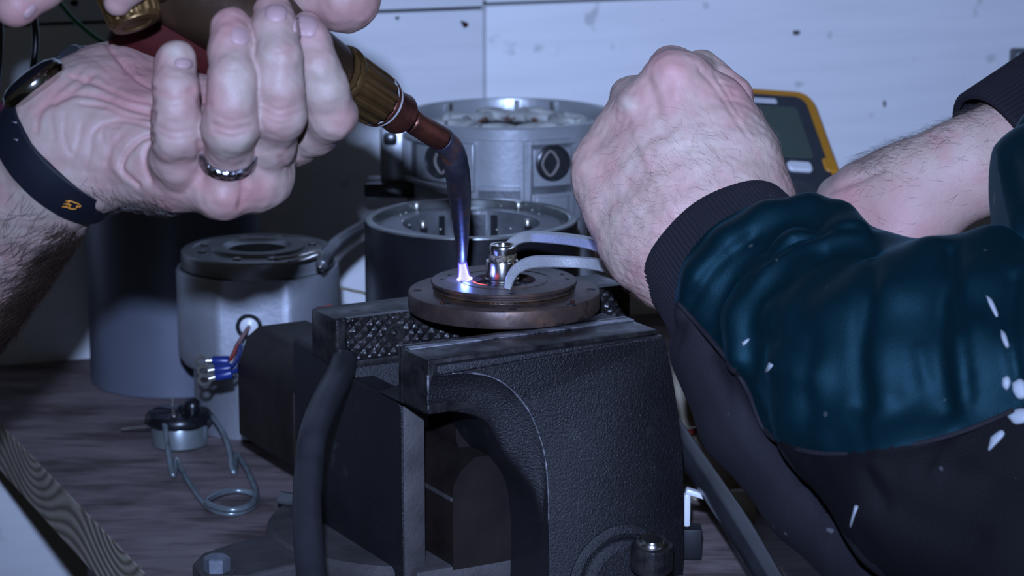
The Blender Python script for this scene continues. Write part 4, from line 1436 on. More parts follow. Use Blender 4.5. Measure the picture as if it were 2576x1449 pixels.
def patch(node, outline, z0, z1, lift=.0004, thick=.0010, dome=0.0, rings=4):
    """closed pixel outline laid onto the surface as a thin shell"""
    o = np.array(outline, float); c = o.mean(0)
    pts = [c]; 
    for k in range(1, rings + 1): pts += list(c + (o - c) * k / rings)
    pts = np.array(pts)
    q, hit = march(node, pts[:, 0], pts[:, 1], z0, z1)
    med = np.nanmedian(hit); bad = np.isnan(hit)
    D = np.stack([(pts[:, 0] - 1288) / FPX, -(pts[:, 1] - 724.5) / FPX, np.ones(len(pts))], -1)
    q[bad] = D[bad] * med
    n = len(o)
    lev = np.concatenate([[0], np.repeat(np.arange(1, rings + 1) / rings, n)])
    off = lift * (1 - lev ** 4) + dome * (1 - lev ** 2) - .0002 * (lev == 1)
    dirn = q / np.linalg.norm(q, axis=1)[:, None]
    top = q - dirn * off[:, None]
    V = list(top); F = []
    for j in range(n): F.append([0, 1 + (j + 1) % n, 1 + j])
    for k in range(1, rings):
        a = 1 + (k - 1) * n; b = 1 + k * n
        for j in range(n): F.append([a + j, a + (j + 1) % n, b + (j + 1) % n, b + j])
    a = 1 + (rings - 1) * n; b0 = len(V)
    for j in range(n): V.append(top[a + j] + dirn[a + j] * thick)
    for j in range(n): F.append([a + j, a + (j + 1) % n, b0 + (j + 1) % n, b0 + j])
    return c2w(np.array(V)), F
def flush(o, Vc, blobs):
    x, y = pxof(Vc)
    col = np.zeros((len(Vc), 4), np.float32); col[:, 3] = 1
    for (px, py, r, s, ch) in blobs:
        col[:, ch] += s * np.exp(-((x - px) ** 2 + (y - py) ** 2) / r ** 2)
    col = np.clip(col, 0, 1)
    at = o.data.color_attributes.new('flush', 'FLOAT_COLOR', 'POINT')
    at.data.foreach_set('color', col.ravel())
def hairs(Vc, F, dens, dirf, n, lmin, lmax, rad, curl=.5, lift=.35, seed=1):
    rng = np.random.default_rng(seed)
    N = vnormals(Vc, F)
    x, y = pxof(Vc)
    w = dens(x, y, Vc, N) * np.clip(1.0, 0, 1)
    w = np.maximum(w, 0); w = w / w.sum()
    idx = rng.choice(len(Vc), n, p=w)
    p0 = Vc[idx] + rng.normal(0, .0004, (n, 3)); nn = N[idx]
    dx, dy = dirf(x[idx], y[idx])
    ang = rng.normal(0, .45, n)
    d2 = np.stack([dx * np.cos(ang) - dy * np.sin(ang), -(dx * np.sin(ang) + dy * np.cos(ang)), np.zeros(n)], -1)
    d2 = d2 - (d2 * nn).sum(1)[:, None] * nn
    d2 /= np.maximum(np.linalg.norm(d2, axis=1), 1e-6)[:, None]
    side = np.cross(nn, d2)
    Ln = rng.uniform(lmin, lmax, n); cu = rng.normal(0, curl, n)
    S = 5
    V, Fc = [], []
    base = 0
    ts = np.linspace(0, 1, S)
    lf = lift * rng.uniform(.4, 1.5, n)
    for k, t in enumerate(ts):
        cen = p0 + d2 * (Ln * t)[:, None] + side * (Ln * cu * t * t)[:, None] + nn * (Ln * lf * (t * (1.15 - t)) * 1.6)[:, None] - nn * (.0004 * (k == 0))
        r = rad * (1 - .75 * t)
        for a in range(3):
            q = 2 * math.pi * a / 3
            V.append(cen + side * (r * math.cos(q)) + nn * (r * math.sin(q)))
    V = np.stack(V, 1)                                  # n, S*3, 3
    V = V.reshape(-1, 3)
    F1 = []
    for k in range(S - 1):
        for a in range(3):
            F1.append([k * 3 + a, k * 3 + (a + 1) % 3, (k + 1) * 3 + (a + 1) % 3, (k + 1) * 3 + a])
    F1 = np.array(F1)
    Fc = (F1[None] + (np.arange(n) * S * 3)[:, None, None]).reshape(-1, 4)
    return c2w(V), Fc
def wrapring(node, c, axis, width, off0, off1, n=72, a0=0, a1=360, rmax=.06, nl=5):
    """strip of given width conforming around a limb; camera-space c and axis; returns world verts"""
    u, v, a = frame(axis, (0, 1, 0))
    th = np.radians(np.linspace(a0, a1, n, endpoint=abs(a1 - a0) < 359.9))
    rs = np.linspace(.008, rmax, 90)
    rows = []
    for l in np.linspace(-width / 2, width / 2, nl):
        o = c + a * l
        rr = []
        for t in th:
            dr = u * math.cos(t) + v * math.sin(t)
            f = fpts(node, o + dr * rs[:, None])
            neg = np.where(f < 0)[0]
            rr.append(rs[neg[-1]] if len(neg) else rs[0])
        rr = np.array(rr)
        rr = np.convolve(np.concatenate([rr[-2:], rr, rr[:2]]), np.ones(5) / 5, 'valid') if abs(a1 - a0) > 359 else rr
        rows.append(rr)
    mean = np.mean(rows, 0)
    closed = abs(a1 - a0) > 359
    ls = np.linspace(-width / 2, width / 2, nl)
    prof = [(ls[0], off0), (ls[0], off1 - .0006), (ls[0] + .0006, off1)] + [(l, off1) for l in ls[1:-1]] + [(ls[-1] - .0006, off1), (ls[-1], off1 - .0006), (ls[-1], off0)]
    V = []
    for i, t in enumerate(th):
        dr = u * math.cos(t) + v * math.sin(t)
        for l, of in prof:
            q = np.interp(l, ls, [r[i] for r in rows]) * .5 + mean[i] * .5
            V.append(c + a * l + dr * (q + of))
    k = len(prof); m = len(th); F = []
    for i in range(m if closed else m - 1):
        i2 = (i + 1) % m
        for j in range(k):
            j2 = (j + 1) % k
            F.append([i * k + j, i2 * k + j, i2 * k + j2, i * k + j2])
    if not closed:
        F.append(list(range(k))); F.append([(m - 1) * k + j for j in range(k)][::-1])
    return c2w(np.array(V)), F

def lumps(V, N, scale, amp, seed=0, n=14):
    """gentle irregularity of living surfaces"""
    rng = np.random.default_rng(seed)
    d = np.zeros(len(V))
    for _ in range(n):
        k = rng.normal(0, 1, 3); k *= (2 * math.pi / scale) * rng.uniform(.6, 1.5) / np.linalg.norm(k)
        d += np.sin(V @ k + rng.uniform(0, 6.28))
    return V + N * (d * amp / math.sqrt(n / 2))[:, None]

# ------------------------------------------------------------------ left-hand worker: forearm and hand holding the torch
manA = thing('person', 'bare-armed person at the left in a dark wristband and wristwatch holding the gas torch', 'person', P(150, 400, 1.06))
forearm = chain((-500, 1200, 1.17, 205), (-245, 880, 1.12, 190), (-35, 610, 1.075, 172), (82, 465, 1.05, 166), (160, 385, 1.04, 160), zs=.82)
palm = union(.014,
    forearm,
    chain((170, 375, 1.035, 148), (330, 372, 1.028, 118), (435, 418, 1.015, 92), zs=.8),
    chain((205, 340, 1.04, 138), (400, 390, 1.025, 112), (556, 447, 1.010, 78), zs=.85),
    chain((230, 300, 1.045, 130), (450, 360, 1.035, 110), (662, 425, 1.020, 68), zs=.85),
    chain((260, 270, 1.055, 118), (500, 300, 1.048, 105), (748, 358, 1.035, 54), zs=.85),
    chain((215, 320, 1.050, 128), (285, 245, 1.062, 122), (375, 175, 1.080, 108), (500, 60, 1.105, 100), (590, -60, 1.105, 92)),
    chain((575, 468, 1.005, 66), (560, 492, 1.003, 46)),
    chain((655, 452, 1.015, 52), (668, 458, 1.014, 44)))
pinky = chain((436, 440, 1.010, 62), (447, 395, 1.000, 66), (448, 335, .988, 66), (443, 280, .984, 57), (440, 222, .984, 53), (442, 160, .990, 49), (442, 150, .990, 47), k=.004)
ringf = chain((566, 455, 1.008, 62), (572, 400, .998, 62), (580, 318, .980, 69), (584, 258, .975, 61), (586, 200, .974, 57), (584, 125, .982, 57), (582, 72, .988, 54), k=.004)
middle = chain((662, 425, 1.018, 60), (680, 360, 1.002, 62), (703, 282, .985, 65), (702, 220, .980, 60), (700, 150, .979, 58), (692, 70, .985, 54), (686, 30, .990, 50), k=.004)
index = chain((748, 360, 1.034, 52), (795, 330, 1.022, 56), (834, 290, 1.008, 61), (818, 225, 1.000, 55), (799, 165, .997, 50), (783, 105, 1.000, 47), (774, 72, 1.004, 44), k=.004)
thumb = chain((590, -60, 1.105, 92), (700, -85, 1.088, 88), (790, -40, 1.072, 86), (868, -6, 1.066, 90), k=.006)
handA = union(.0012, union(.007, palm, thumb), union(.0045, palm, pinky), union(.0045, palm, ringf), union(.0045, palm, middle), union(.0045, palm, index))
clipA = (cs(-420, 1150, 1.2) + np.array([0, 0, -1]), cs(1100, -260, 1.0) + np.array([.05, .02, 1]))
VA, FA = sculpt(handA, .00085, clip=clipA)
cr = []
# palm creases sweeping from the heel to the fingers
for line, w, a in (
    ([(268, 112), (300, 152), (345, 200), (388, 224)], 4, -1.1), ([(175, 190), (250, 214), (317, 246), (385, 260)], 6, -1.0),
    ([(138, 260), (190, 236), (262, 246), (325, 270), (385, 286)], 7, -1.5), ([(205, 262), (262, 268), (320, 292), (385, 300)], 5, -1.0),
    ([(92, 330), (98, 290), (130, 256), (185, 224), (230, 190)], 7, -1.2), ([(240, 330), (262, 312), (317, 304), (380, 318)], 5, -1.0), ([(258, 352), (262, 322), (300, 318)], 5, -.7),
    ([(350, 464), (332, 450), (308, 424), (320, 385), (352, 352), (382, 340)], 6, -2.0), ([(380, 455), (364, 410), (368, 375), (384, 356)], 5, -1.4), ([(300, 345), (282, 370), (270, 410)], 7, -.7),
    ([(206, 315), (196, 365), (176, 420)], 6, -.6), ([(232, 340), (228, 380), (214, 430)], 6, -.5), ([(165, 290), (162, 345), (176, 385)], 5, -.5), ([(130, 290), (136, 350)], 5, -.4),
    ([(312, 150), (316, 185)], 3, -.7), ([(328, 160), (334, 185)], 3, -.6), ([(348, 168), (352, 185)], 3, -.5), ([(240, 150), (268, 175)], 4, -.5), ([(262, 195), (275, 210)], 4, -.5),
    ([(520, 200), (510, 235)], 3, -.6), ([(500, 255), (528, 262)], 4, -.8), ([(290, 420), (320, 446), (370, 470)], 10, .8),
    # pinky
    ([(398, 232), (430, 240), (462, 236), (486, 224)], 6, -1.3), ([(400, 262), (440, 262), (480, 250)], 4, -.6), ([(400, 320), (440, 334), (490, 326)], 5, -.7), ([(405, 340), (440, 352), (485, 345)], 4, -.6), ([(405, 180), (440, 190), (480, 180)], 4, -.4),
    # ring finger
    ([(545, 292), (580, 305), (625, 296)], 5, -.7), ([(535, 312), (580, 328), (632, 316)], 5, -.8), ([(540, 332), (580, 345), (622, 334)], 4, -.7), ([(548, 170), (585, 176), (622, 166)], 6, -.7), ([(548, 182), (585, 190), (622, 180)], 4, -.4),
    # middle
    ([(668, 262), (700, 278), (745, 268)], 5, -.7), ([(668, 282), (705, 298), (750, 285)], 5, -.8), ([(672, 300), (705, 312), (742, 300)], 4, -.6), ([(662, 112), (695, 132), (740, 122)], 5, -.9), ([(664, 128), (700, 146), (742, 138)], 4, -.6),
    # index
    ([(772, 150), (800, 160), (832, 150)], 4, -.5), ([(775, 162), (800, 172), (830, 164)], 4, -.4), ([(800, 250), (830, 262), (862, 250)], 4, -.3),
    # pits between tendons at the knuckles
    ([(610, 440), (612, 480), (604, 520)], 9, -1.5), ([(500, 360), (505, 400), (510, 440)], 8, -1.0), ([(705, 400), (716, 420)], 8, -1.0),
    ([(470, 420), (500, 455), (520, 480)], 14, -.7),
    # raised tissue
    ([(420, 430), (440, 470)], 30, 1.2), ([(150, 300), (250, 350)], 45, 1.0), ([(560, 500), (580, 515)], 20, 1.2), ([(300, 420), (350, 440)], 26, .9), ([(400, 300), (388, 330)], 8, .6),
    ([(300, 235), (370, 262)], 9, .6), ([(270, 275), (370, 305)], 8, .6),
    # wrist tendon line running up to the watch
    ([(88, 285), (110, 262), (150, 225), (200, 180)], 7, -.9)):
    pip = line[0][0] > 395 and a < 0 and w <= 6
    cr.append((line, w * (1.3 if pip else 1.1), a * (.45 if pip else .75)))
VA = lumps(VA, vnormals(VA, FA), .016, .00022, 3)
VA = lumps(VA, vnormals(VA, FA), .006, .00008, 4)
VA = strokes(VA, FA, cr)
armA = mk('arm_and_hand', c2w(VA), FA, M['skin_pale'], manA, True)
bl = [(582, 60, 46, .9, 0), (690, 20, 50, .6, 0), (775, 60, 45, .35, 0), (440, 150, 40, .2, 0), (440, 128, 26, .9, 1), (430, 300, 40, .3, 0), (330, 170, 90, .7, 0), (520, 240, 60, .9, 0),
      (840, 30, 90, .6, 0), (930, 20, 50, .5, 0), (700, 270, 50, .35, 0), (575, 320, 45, .3, 0), (660, 470, 50, .6, 0), (575, 500, 45, .6, 0), (450, 480, 80, .35, 0), (860, 300, 55, .5, 0), (830, 220, 45, .5, 1),
      (330, 250, 80, .35, 0), (120, 560, 90, .4, 1), (200, 350, 80, .35, 1), (590, 200, 50, .35, 1), (700, 200, 50, .3, 1), (60, 700, 80, .2, 0), (640, 500, 40, .4, 0), (250, 420, 70, .3, 0)]
flush(armA, VA, bl)
def stain(o, Vc, lines, s_=.6):
    x_, y_ = pxof(Vc)
    at = o.data.color_attributes['flush']
    buf = np.zeros(len(Vc) * 4, np.float32); at.data.foreach_get('color', buf)
    buf = buf.reshape(-1, 4)
    for line, w, a in lines:
        if a > -.3 or len(line) < 2: continue
        d = polydist(x_, y_, crom(np.array(line, float), 4) if len(line) > 2 else np.array(line, float))
        buf[:, 0] = np.clip(buf[:, 0] + s_ * min(1, -a) * np.exp(-(d / (w * 1.1)) ** 2), 0, 1)
    at.data.foreach_set('color', buf.ravel())
stain(armA, VA, cr)
# fingernails
def nail(cx, cy, rx, ry, rot, node, z0, z1, parent, dome=.0006):
    q = math.radians(rot)
    o = []
    for t in np.linspace(0, 2 * math.pi, 22, endpoint=False):
        a = abs(math.cos(t)) ** .75 * math.copysign(rx, math.cos(t)); b_ = abs(math.sin(t)) ** .75 * math.copysign(ry, math.sin(t))
        o.append((cx + a * math.cos(q) - b_ * math.sin(q), cy + a * math.sin(q) + b_ * math.cos(q)))
    V, F = patch(node, o, z0, z1, .0004, .0012, dome)
    fixnormals(mk('fingernail', V, F, M['nail'], parent, True))
nail(606, 88, 28, 27, 10, handA, .93, 1.02, armA)
nail(695, 34, 29, 24, 4, handA, .93, 1.02, armA)
nail(770, 66, 32, 29, 8, handA, .93, 1.03, armA)
nail(462, 159, 24, 13, 8, handA, .93, 1.02, armA)
# fingertip of the other hand at the valve knob
hand2 = union(.004, chain((180, -120, .99, 70), (100, -40, .985, 62), (42, 12, .98, 50), (35, 18, .98, 47), k=.004),
              chain((430, -160, .985, 66), (330, -50, .982, 52), (296, 6, .985, 36), k=.004), chain((-40, -170, 1.0, 60), (-30, -60, .99, 55), k=.004), chain((-30, -200, 1.0, 110), (200, -220, 1.0, 130), (420, -230, .995, 100), k=.01))
V2, F2 = sculpt(hand2, .0011)
h2 = mk('other_hand', c2w(V2), F2, M['skin_pale'], manA, True)
flush(h2, V2, [(50, 20, 80, .8, 0), (300, 10, 60, .6, 0)])
nail(76, 30, 24, 12, -48, hand2, .93, 1.02, h2)

# ring on the ring finger
axr = cs(580, 318, .980) - cs(566, 455, 1.008); axr /= np.linalg.norm(axr)
rc = cs(573, 382, .9955)
V, F = wrapring(ringf, rc, axr, .0052, .0000, .0015, 56, rmax=.02)
gr = mk('wedding_ring', V, F, M['ring'], manA, 40)
for k in range(11):
    pass
# navy rubber wristband
axb = np.array([.66, .61, -.44]); axb /= np.linalg.norm(axb)
bcn = cs(176, 400, 1.042)
V, F = wrapring(union(.01, forearm, palm[2][1]), bcn, axb, .0165, .0002, .0034, 90, rmax=.05)
bandA = mk('rubber_wristband', V, F, M['band'], manA, 40)
# orange printed emblem and punched slots on the band
def decal(lines, node, z0, z1, r, mat, parent, name, lift=.0003):
    m = MB()
    for l in lines:
        a = np.array(l, float)
        q, hit = march(node, a[:, 0], a[:, 1], z0, z1)
        med = np.nanmedian(hit)
        D = np.stack([(a[:, 0] - 1288) / FPX, -(a[:, 1] - 724.5) / FPX, np.ones(len(a))], -1)
        q = np.where(np.isnan(hit)[:, None], D * med, q)
        q = q - q / np.linalg.norm(q, axis=1)[:, None] * lift
        m.add(*tube(c2w(q), r, 6, 1, smoothpath=False))
    return m.build(name, M[mat], parent, True)
em = [[(165, 507), (174, 505), (192, 511), (200, 514), (196, 519)], [(160, 514), (170, 512), (166, 519)], [(156, 520), (168, 521), (178, 526)], [(174, 505), (172, 515), (178, 526), (190, 526), (195, 518)], [(195, 518), (201, 522), (203, 517)], [(172, 515), (180, 516)]]

# ring on band centre drawn where the band surface is: offset field
bandn = ('u', .01, tuple([('c', forearm[1], forearm[2] + .0036, forearm[3], forearm[4]), ('c', palm[2][1][1], palm[2][1][2] + .0036, palm[2][1][3], palm[2][1][4])]))
decal(em, bandn, .93, 1.12, .00018, 'bandprint', bandA, 'printed_emblem')
decal([[(30, 306), (42, 309)], [(34, 350), (45, 353)]], bandn, .93, 1.12, .0004, 'greyring', bandA, 'band_slot')

# wristwatch on the far side of the wrist
wc = cs(84, 212, 1.030)
wn = np.array([-.60, .76, -.12]); wn /= np.linalg.norm(wn)
watch = mk('wristwatch_case', *((lambda r: (c2w(r[0]), r[1]))(lathe([(.00001, -.0046), (.0118, -.0046), (.0142, -.0030), (.0148, -.0008), (.0146, .0010), (.0138, .0018)], wc, wn, 48, (0, 0, 1)))), M['watchsteel'], manA, 40)
V, F = lathe([(.0138, .0016), (.0132, .0032), (.0100, .0048), (.005, .0056), (.00001, .0058)], wc, wn, 48, (0, 0, 1))
mk('watch_glass', c2w(V), F, M['watchglass'], watch, True)
def strap(pts, wd, th, mat, name, parent, side):
    c = crom(np.array([cs(*p) for p in pts]), 6)
    T = np.gradient(c, axis=0); T /= np.linalg.norm(T, axis=1)[:, None]
    R = []
    for p, t in zip(c, T):
        s_ = np.array(side, float); s_ -= (s_ @ t) * t; s_ /= np.linalg.norm(s_); n_ = np.cross(t, s_)
        R.append([p + s_ * a + n_ * b_ for a, b_ in [(-wd, -th * .6), (-wd * .9, -th), (wd * .9, -th), (wd, -th * .6), (wd, th * .6), (wd * .9, th), (-wd * .9, th), (-wd, th * .6)]])
    V, F = loft(R)
    return fixnormals(mk(name, c2w(V), F, M[mat], parent, 40))
strap([(118, 186, 1.053), (150, 162, 1.058), (185, 150, 1.066), (225, 148, 1.078), (262, 150, 1.09)], .0085, .0019, 'rubber', 'watch_strap', watch, (.25, .25, -1))
strap([(150, 168, 1.052), (164, 158, 1.055), (170, 156, 1.057)], .0088, .0030, 'rubber', 'strap_loop', watch, (.25, .25, -1))
strap([(66, 226, 1.051), (30, 262, 1.053), (0, 288, 1.058), (-40, 320, 1.068), (-70, 370, 1.08)], .0080, .0018, 'maroon', 'watch_strap', watch, (.25, .25, -1))

# hair: dense on the shaded outer side of the forearm, sparse on top
def densA(x, y, V, N):
    ax_, ay_ = -.57, .82
    rel = (x - 118) * .82 + (y - 430) * .57           # across the arm, outer side positive
    al = (x - 118) * -.57 + (y - 430) * .82
    w = np.clip((rel + 130) / 300, 0, 1) ** 2.2
    on = (al > 75) & (N[:, 2] < .55)
    return w * on * (1 + 2.5 * (rel > 110))
V, F = hairs(VA, FA, densA, lambda x, y: (np.full_like(x, -.62), np.full_like(x, .78)), 9000, .006, .017, .00009, .35, .20, 3)
o = mk('forearm_hair', V, F, M['hair'], manA); o['kind'] = 'stuff'
def densA2(x, y, V, N):
    d = polydist(x, y, [(215, 470), (300, 512), (395, 520)])
    return np.exp(-(d / 22) ** 2) * (N[:, 2] < .6)
V, F = hairs(VA, FA, densA2, lambda x, y: (np.full_like(x, .55), np.full_like(x, .83)), 420, .003, .0065, .00007, .5, .45, 4)
o = mk('wrist_hair', V, F, M['hair'], manA); o['kind'] = 'stuff'

# ------------------------------------------------------------------ right-hand worker: fist, second arm, sleeves
manB = thing('person', 'person at the right in a teal and charcoal sweatshirt gripping the pliers', 'person', P(1900, 700, 1.14))
axc = np.array([.49, -.70, -.52]); axc /= np.linalg.norm(axc)      # from hand to elbow, camera axes (x right, y up, z away)
fore = chain((2060, 860, 1.150, 130), (1940, 750, 1.150, 160), (1800, 610, 1.155, 192), zs=.8)
backh = union(.016,
    fore,
    chain((1775, 590, 1.160, 190), (1655, 585, 1.170, 150), (1600, 530, 1.175, 120), (1548, 438, 1.180, 92), zs=.8),
    chain((1548, 438, 1.180, 92), (1572, 330, 1.182, 68), (1596, 262, 1.182, 54), zs=.9),
    chain((1760, 570, 1.160, 185), (1690, 430, 1.165, 145), (1640, 280, 1.168, 72), zs=.75),
    chain((1770, 560, 1.160, 180), (1750, 400, 1.160, 140), (1700, 205, 1.160, 72), zs=.75),
    chain((1800, 540, 1.165, 165), (1815, 400, 1.165, 125), (1790, 270, 1.168, 80), zs=.75),
    chain((1850, 480, 1.175, 104), (1838, 350, 1.180, 82)))
knM = chain((1696, 200, 1.168, 66), (1690, 180, 1.195, 60), (1700, 260, 1.235, 52), (1730, 400, 1.235, 46))
knR = chain((1592, 262, 1.182, 52), (1590, 244, 1.205, 52), (1620, 330, 1.235, 48), (1670, 430, 1.235, 44))
knP = chain((1540, 430, 1.185, 80), (1545, 430, 1.215, 60), (1610, 510, 1.232, 48), (1690, 560, 1.232, 42))
fi = chain((1745, 190, 1.185, 50), (1772, 170, 1.200, 40), (1845, 240, 1.198, 44), (1868, 300, 1.195, 42), (1850, 400, 1.21, 42), k=.004)
fi2 = chain((1800, 250, 1.19, 60), (1850, 330, 1.20, 50), (1880, 420, 1.205, 48), k=.005)
handB = union(.0018, union(.010, backh, knM), union(.008, backh, knR), union(.009, backh, knP), union(.0022, backh, fi), union(.003, backh, fi2))
VB, FB = sculpt(handB, .0011, clip=(cs(1380, 1150, 1.2) - np.array([0, 0, .5]), cs(2350, 60, 1.1) + np.array([0, 0, .5])))
stk = [([(1690, 175), (1715, 190)], 34, 2.2), ([(1575, 255), (1585, 270)], 22, 2.2), ([(1475, 430), (1490, 450)], 30, 1.2),
       ([(1625, 200), (1640, 240), (1650, 280)], 18, -1.8), ([(1600, 300), (1660, 330)], 30, -.9),
       ([(1700, 230), (1740, 380), (1770, 500)], 14, .8), ([(1590, 300), (1640, 430), (1700, 540)], 14, .7), ([(1660, 300), (1700, 430), (1740, 540)], 16, -.7),
       ([(1760, 250), (1800, 400), (1840, 500)], 18, -.6), ([(1560, 420), (1620, 520), (1690, 600)], 16, -.6),
       ([(1500, 360), (1530, 330)], 20, -.8), ([(1480, 500), (1500, 560), (1540, 630)], 22, .7), ([(1800, 190), (1830, 235), (1862, 290)], 4, -.5), ([(1808, 205), (1845, 215)], 3, -.5), ([(1815, 225), (1850, 235)], 3, -.4), ([(1825, 250), (1865, 255)], 3, -.4),
       ([(1760, 178), (1800, 220), (1845, 290), (1880, 340)], 6, -.6)]
VB = lumps(VB, vnormals(VB, FB), .020, .0003, 5)
VB = lumps(VB, vnormals(VB, FB), .006, .00008, 6)
VB = strokes(VB, FB, stk)
armB = mk('gripping_hand', c2w(VB), FB, M['skin_ruddy'], manB, True)
flush(armB, VB, [(1700, 180, 60, .8, 0), (1590, 300, 55, .5, 0), (1577, 262, 22, .9, 1), (1850, 230, 50, .9, 0), (1640, 150, 40, .5, 0), (1700, 520, 90, .25, 0), (1500, 450, 60, .3, 0), (1560, 600, 90, .3, 1), (1760, 350, 90, .25, 1), (1690, 260, 40, .4, 0), (1620, 680, 50, .6, 0)])
def densB(x, y, V, N):
    d = np.exp(-(((x - 1700) / 230) ** 2 + ((y - 560) / 200) ** 2)) + .6 * np.exp(-(((x - 1780) / 120) ** 2 + ((y - 360) / 90) ** 2))
    return d * (N[:, 2] < .25) * np.clip((y - 230) / 120, 0, 1)
def dirB(x, y):
    t = np.clip((x - 1500) / 400, 0, 1)
    dx, dy = -.9 + .3 * t, -.15 - .45 * t + .35 * np.clip((y - 560) / 150, 0, 1)
    s_ = np.where((y > 250), 1, 1)
    return -dx * -1 * s_, dy * s_
V, F = hairs(VB, FB, densB, dirB, 1500, .004, .0115, .000032, .75, .16, 5)
o = mk('hand_hair', V, F, M['hairthin'], manB); o['kind'] = 'stuff'

# second arm reaching in behind
arm2 = union(.010,
    chain((2900, 170, 1.315, 130), (2620, 325, 1.292, 124), (2450, 418, 1.285, 128), (2300, 486, 1.29, 134), (2190, 530, 1.30, 122), (2130, 545, 1.305, 88), zs=.85),
    chain((2290, 560, 1.285, 110), (2250, 640, 1.28, 90), zs=.85),
    chain((2235, 440, 1.305, 62), (2160, 462, 1.312, 50), (2105, 492, 1.318, 46), (2070, 560, 1.33, 40)))
V2b, F2b = sculpt(arm2, .0015)
V2b = strokes(V2b, F2b, [([(2090, 478), (2150, 455), (2215, 430)], 9, -1.4), ([(2330, 330), (2420, 300)], 20, .5), ([(2200, 520), (2300, 560), (2400, 560)], 40, .8)])
a2 = mk('reaching_arm', c2w(V2b), F2b, M['skin_ruddy'], manB, True)
flush(a2, V2b, [(2130, 500, 50, .9, 0), (2240, 560, 90, .6, 0), (2400, 500, 90, .3, 0), (2450, 330, 60, .25, 1)])
def dens2(x, y, V, N):
    top = np.exp(-((y - (300 + (2400 - x) * .47)) / 55) ** 2)
    return (top + .10) * (x > 2160) * (x < 2570) * (N[:, 2] < .5)
V, F = hairs(V2b, F2b, dens2, lambda x, y: (np.full_like(x, -.75), np.full_like(x, .1)), 1000, .004, .011, .000045, .6, .4, 6)
o = mk('arm_hair', V, F, M['hair'], manB); o['kind'] = 'stuff'

# ribbed cuffs
def cuff(name, c, axis, r0, r1, length, ribs, flat, parent, flare=1.0):
    u, v, a = frame(axis, (0, 0, 1))
    n = ribs * 8
    th = np.linspace(0, 2 * math.pi, n, endpoint=False)
    prof = [(.002, -.0030), (.0004, -.0022), (0, -.0008), (.0005, .0004), (.002, .0010)] + [(length * t, .0010 - .0006 * math.sin(3.1 * t)) for t in np.linspace(.12, 1, 14)]
    R = []
    for l, off in prof:
        k = l / length
        rr = r0 + (r1 - r0) * k + off
        rib = .00036 * np.cos(th * ribs) * (1 if l > .001 else .3)
        wob = 1 + .012 * np.sin(th * 3 + 5 * k) + .008 * np.sin(th * 7 - 4 * k)
        rad = (rr * wob + rib)
        R.append(c + a * l + u * (rad * np.cos(th))[:, None] + v * (rad * flat * np.sin(th))[:, None])
    V, F = loft(R, cap=False)
    return mk(name, c2w(V), F, M['cuff'], parent, True)
cc = cs(1796, 606, 1.155)
cuff('ribbed_cuff', cc, axc, .0378, .0415, .042, 112, 1.0, manB)

# sleeve
sleeve = union(.012,
    chain((1905, 725, 1.125, 212), (2080, 850, 1.10, 290), (2350, 1000, 1.06, 380), (2760, 1200, 1.02, 440), (3250, 1420, .99, 470), zs=.75),
    chain((2060, 640, 1.10, 100), (2250, 800, 1.07, 170), (2480, 800, 1.05, 200), (2760, 900, 1.03, 260), (3200, 1050, 1.0, 330), zs=.8))
under = chain((1800, 880, 1.120, 118), (1888, 1055, 1.105, 128), (2050, 1245, 1.085, 132), (2270, 1440, 1.06, 150), (2560, 1660, 1.03, 170), k=.006)
front = chain((2055, 880, 1.07, 168), (2140, 1040, 1.045, 190), (2350, 1240, 1.015, 240), (2680, 1420, .99, 280), (3200, 1650, .96, 330), k=.008, zs=.7)
def on_surf(node, pts, sink=.55, k=.004):
    """chain whose beads are sunk into the surface found under each pixel"""
    px = np.array([p[0] for p in pts], float); py = np.array([p[1] for p in pts], float)
    q, hit = march(node, px, py, .80, 1.30, 240)
    ok = ~np.isnan(hit)
    hit = np.interp(np.arange(len(pts)), np.where(ok)[0], hit[ok])
    return chain(*[(p[0], p[1], h + sink * p[2] * h / FPX, p[2]) for p, h in zip(pts, hit)], k=k)
base_s = union(.014, sleeve, front)
folds = union(.006,
    on_surf(base_s, [(1742, 790, 50), (1768, 700, 52), (1838, 615, 50), (1930, 556, 50), (2035, 532, 46), (2110, 548, 42), (2150, 590, 40)], .12),
    on_surf(base_s, [(1868, 900, 48), (1868, 800, 52), (1918, 700, 50), (2005, 628, 48), (2110, 602, 42)], .30))
tops = union(.016,
    on_surf(base_s, [(2340, 650, 50), (2268, 770, 76), (2240, 910, 80), (2235, 1010, 60)], .62, .010),
    on_surf(base_s, [(2505, 620, 54), (2458, 750, 80), (2452, 900, 84), (2442, 1000, 60)], .62, .010),
    on_surf(base_s, [(2200, 690, 34), (2120, 810, 66), (2060, 950, 66)], .68, .010),
    on_surf(base_s, [(2610, 720, 66), (2600, 900, 84)], .6, .010),
    on_surf(base_s, [(2040, 700, 40), (1990, 800, 54), (1980, 920, 54)], .72, .010))
sl_all = union(.0030, union(.012, union(.008, sleeve, folds), tops), under)
sl_all = union(.0040, sl_all, front)
VS_, FS_ = sculpt(sl_all, .0016, clip=(cs(1560, 1640, 1.2) - np.array([0, 0, .6]), cs(3200, 380, 1.05) + np.array([0, 0, .6])), it=3)
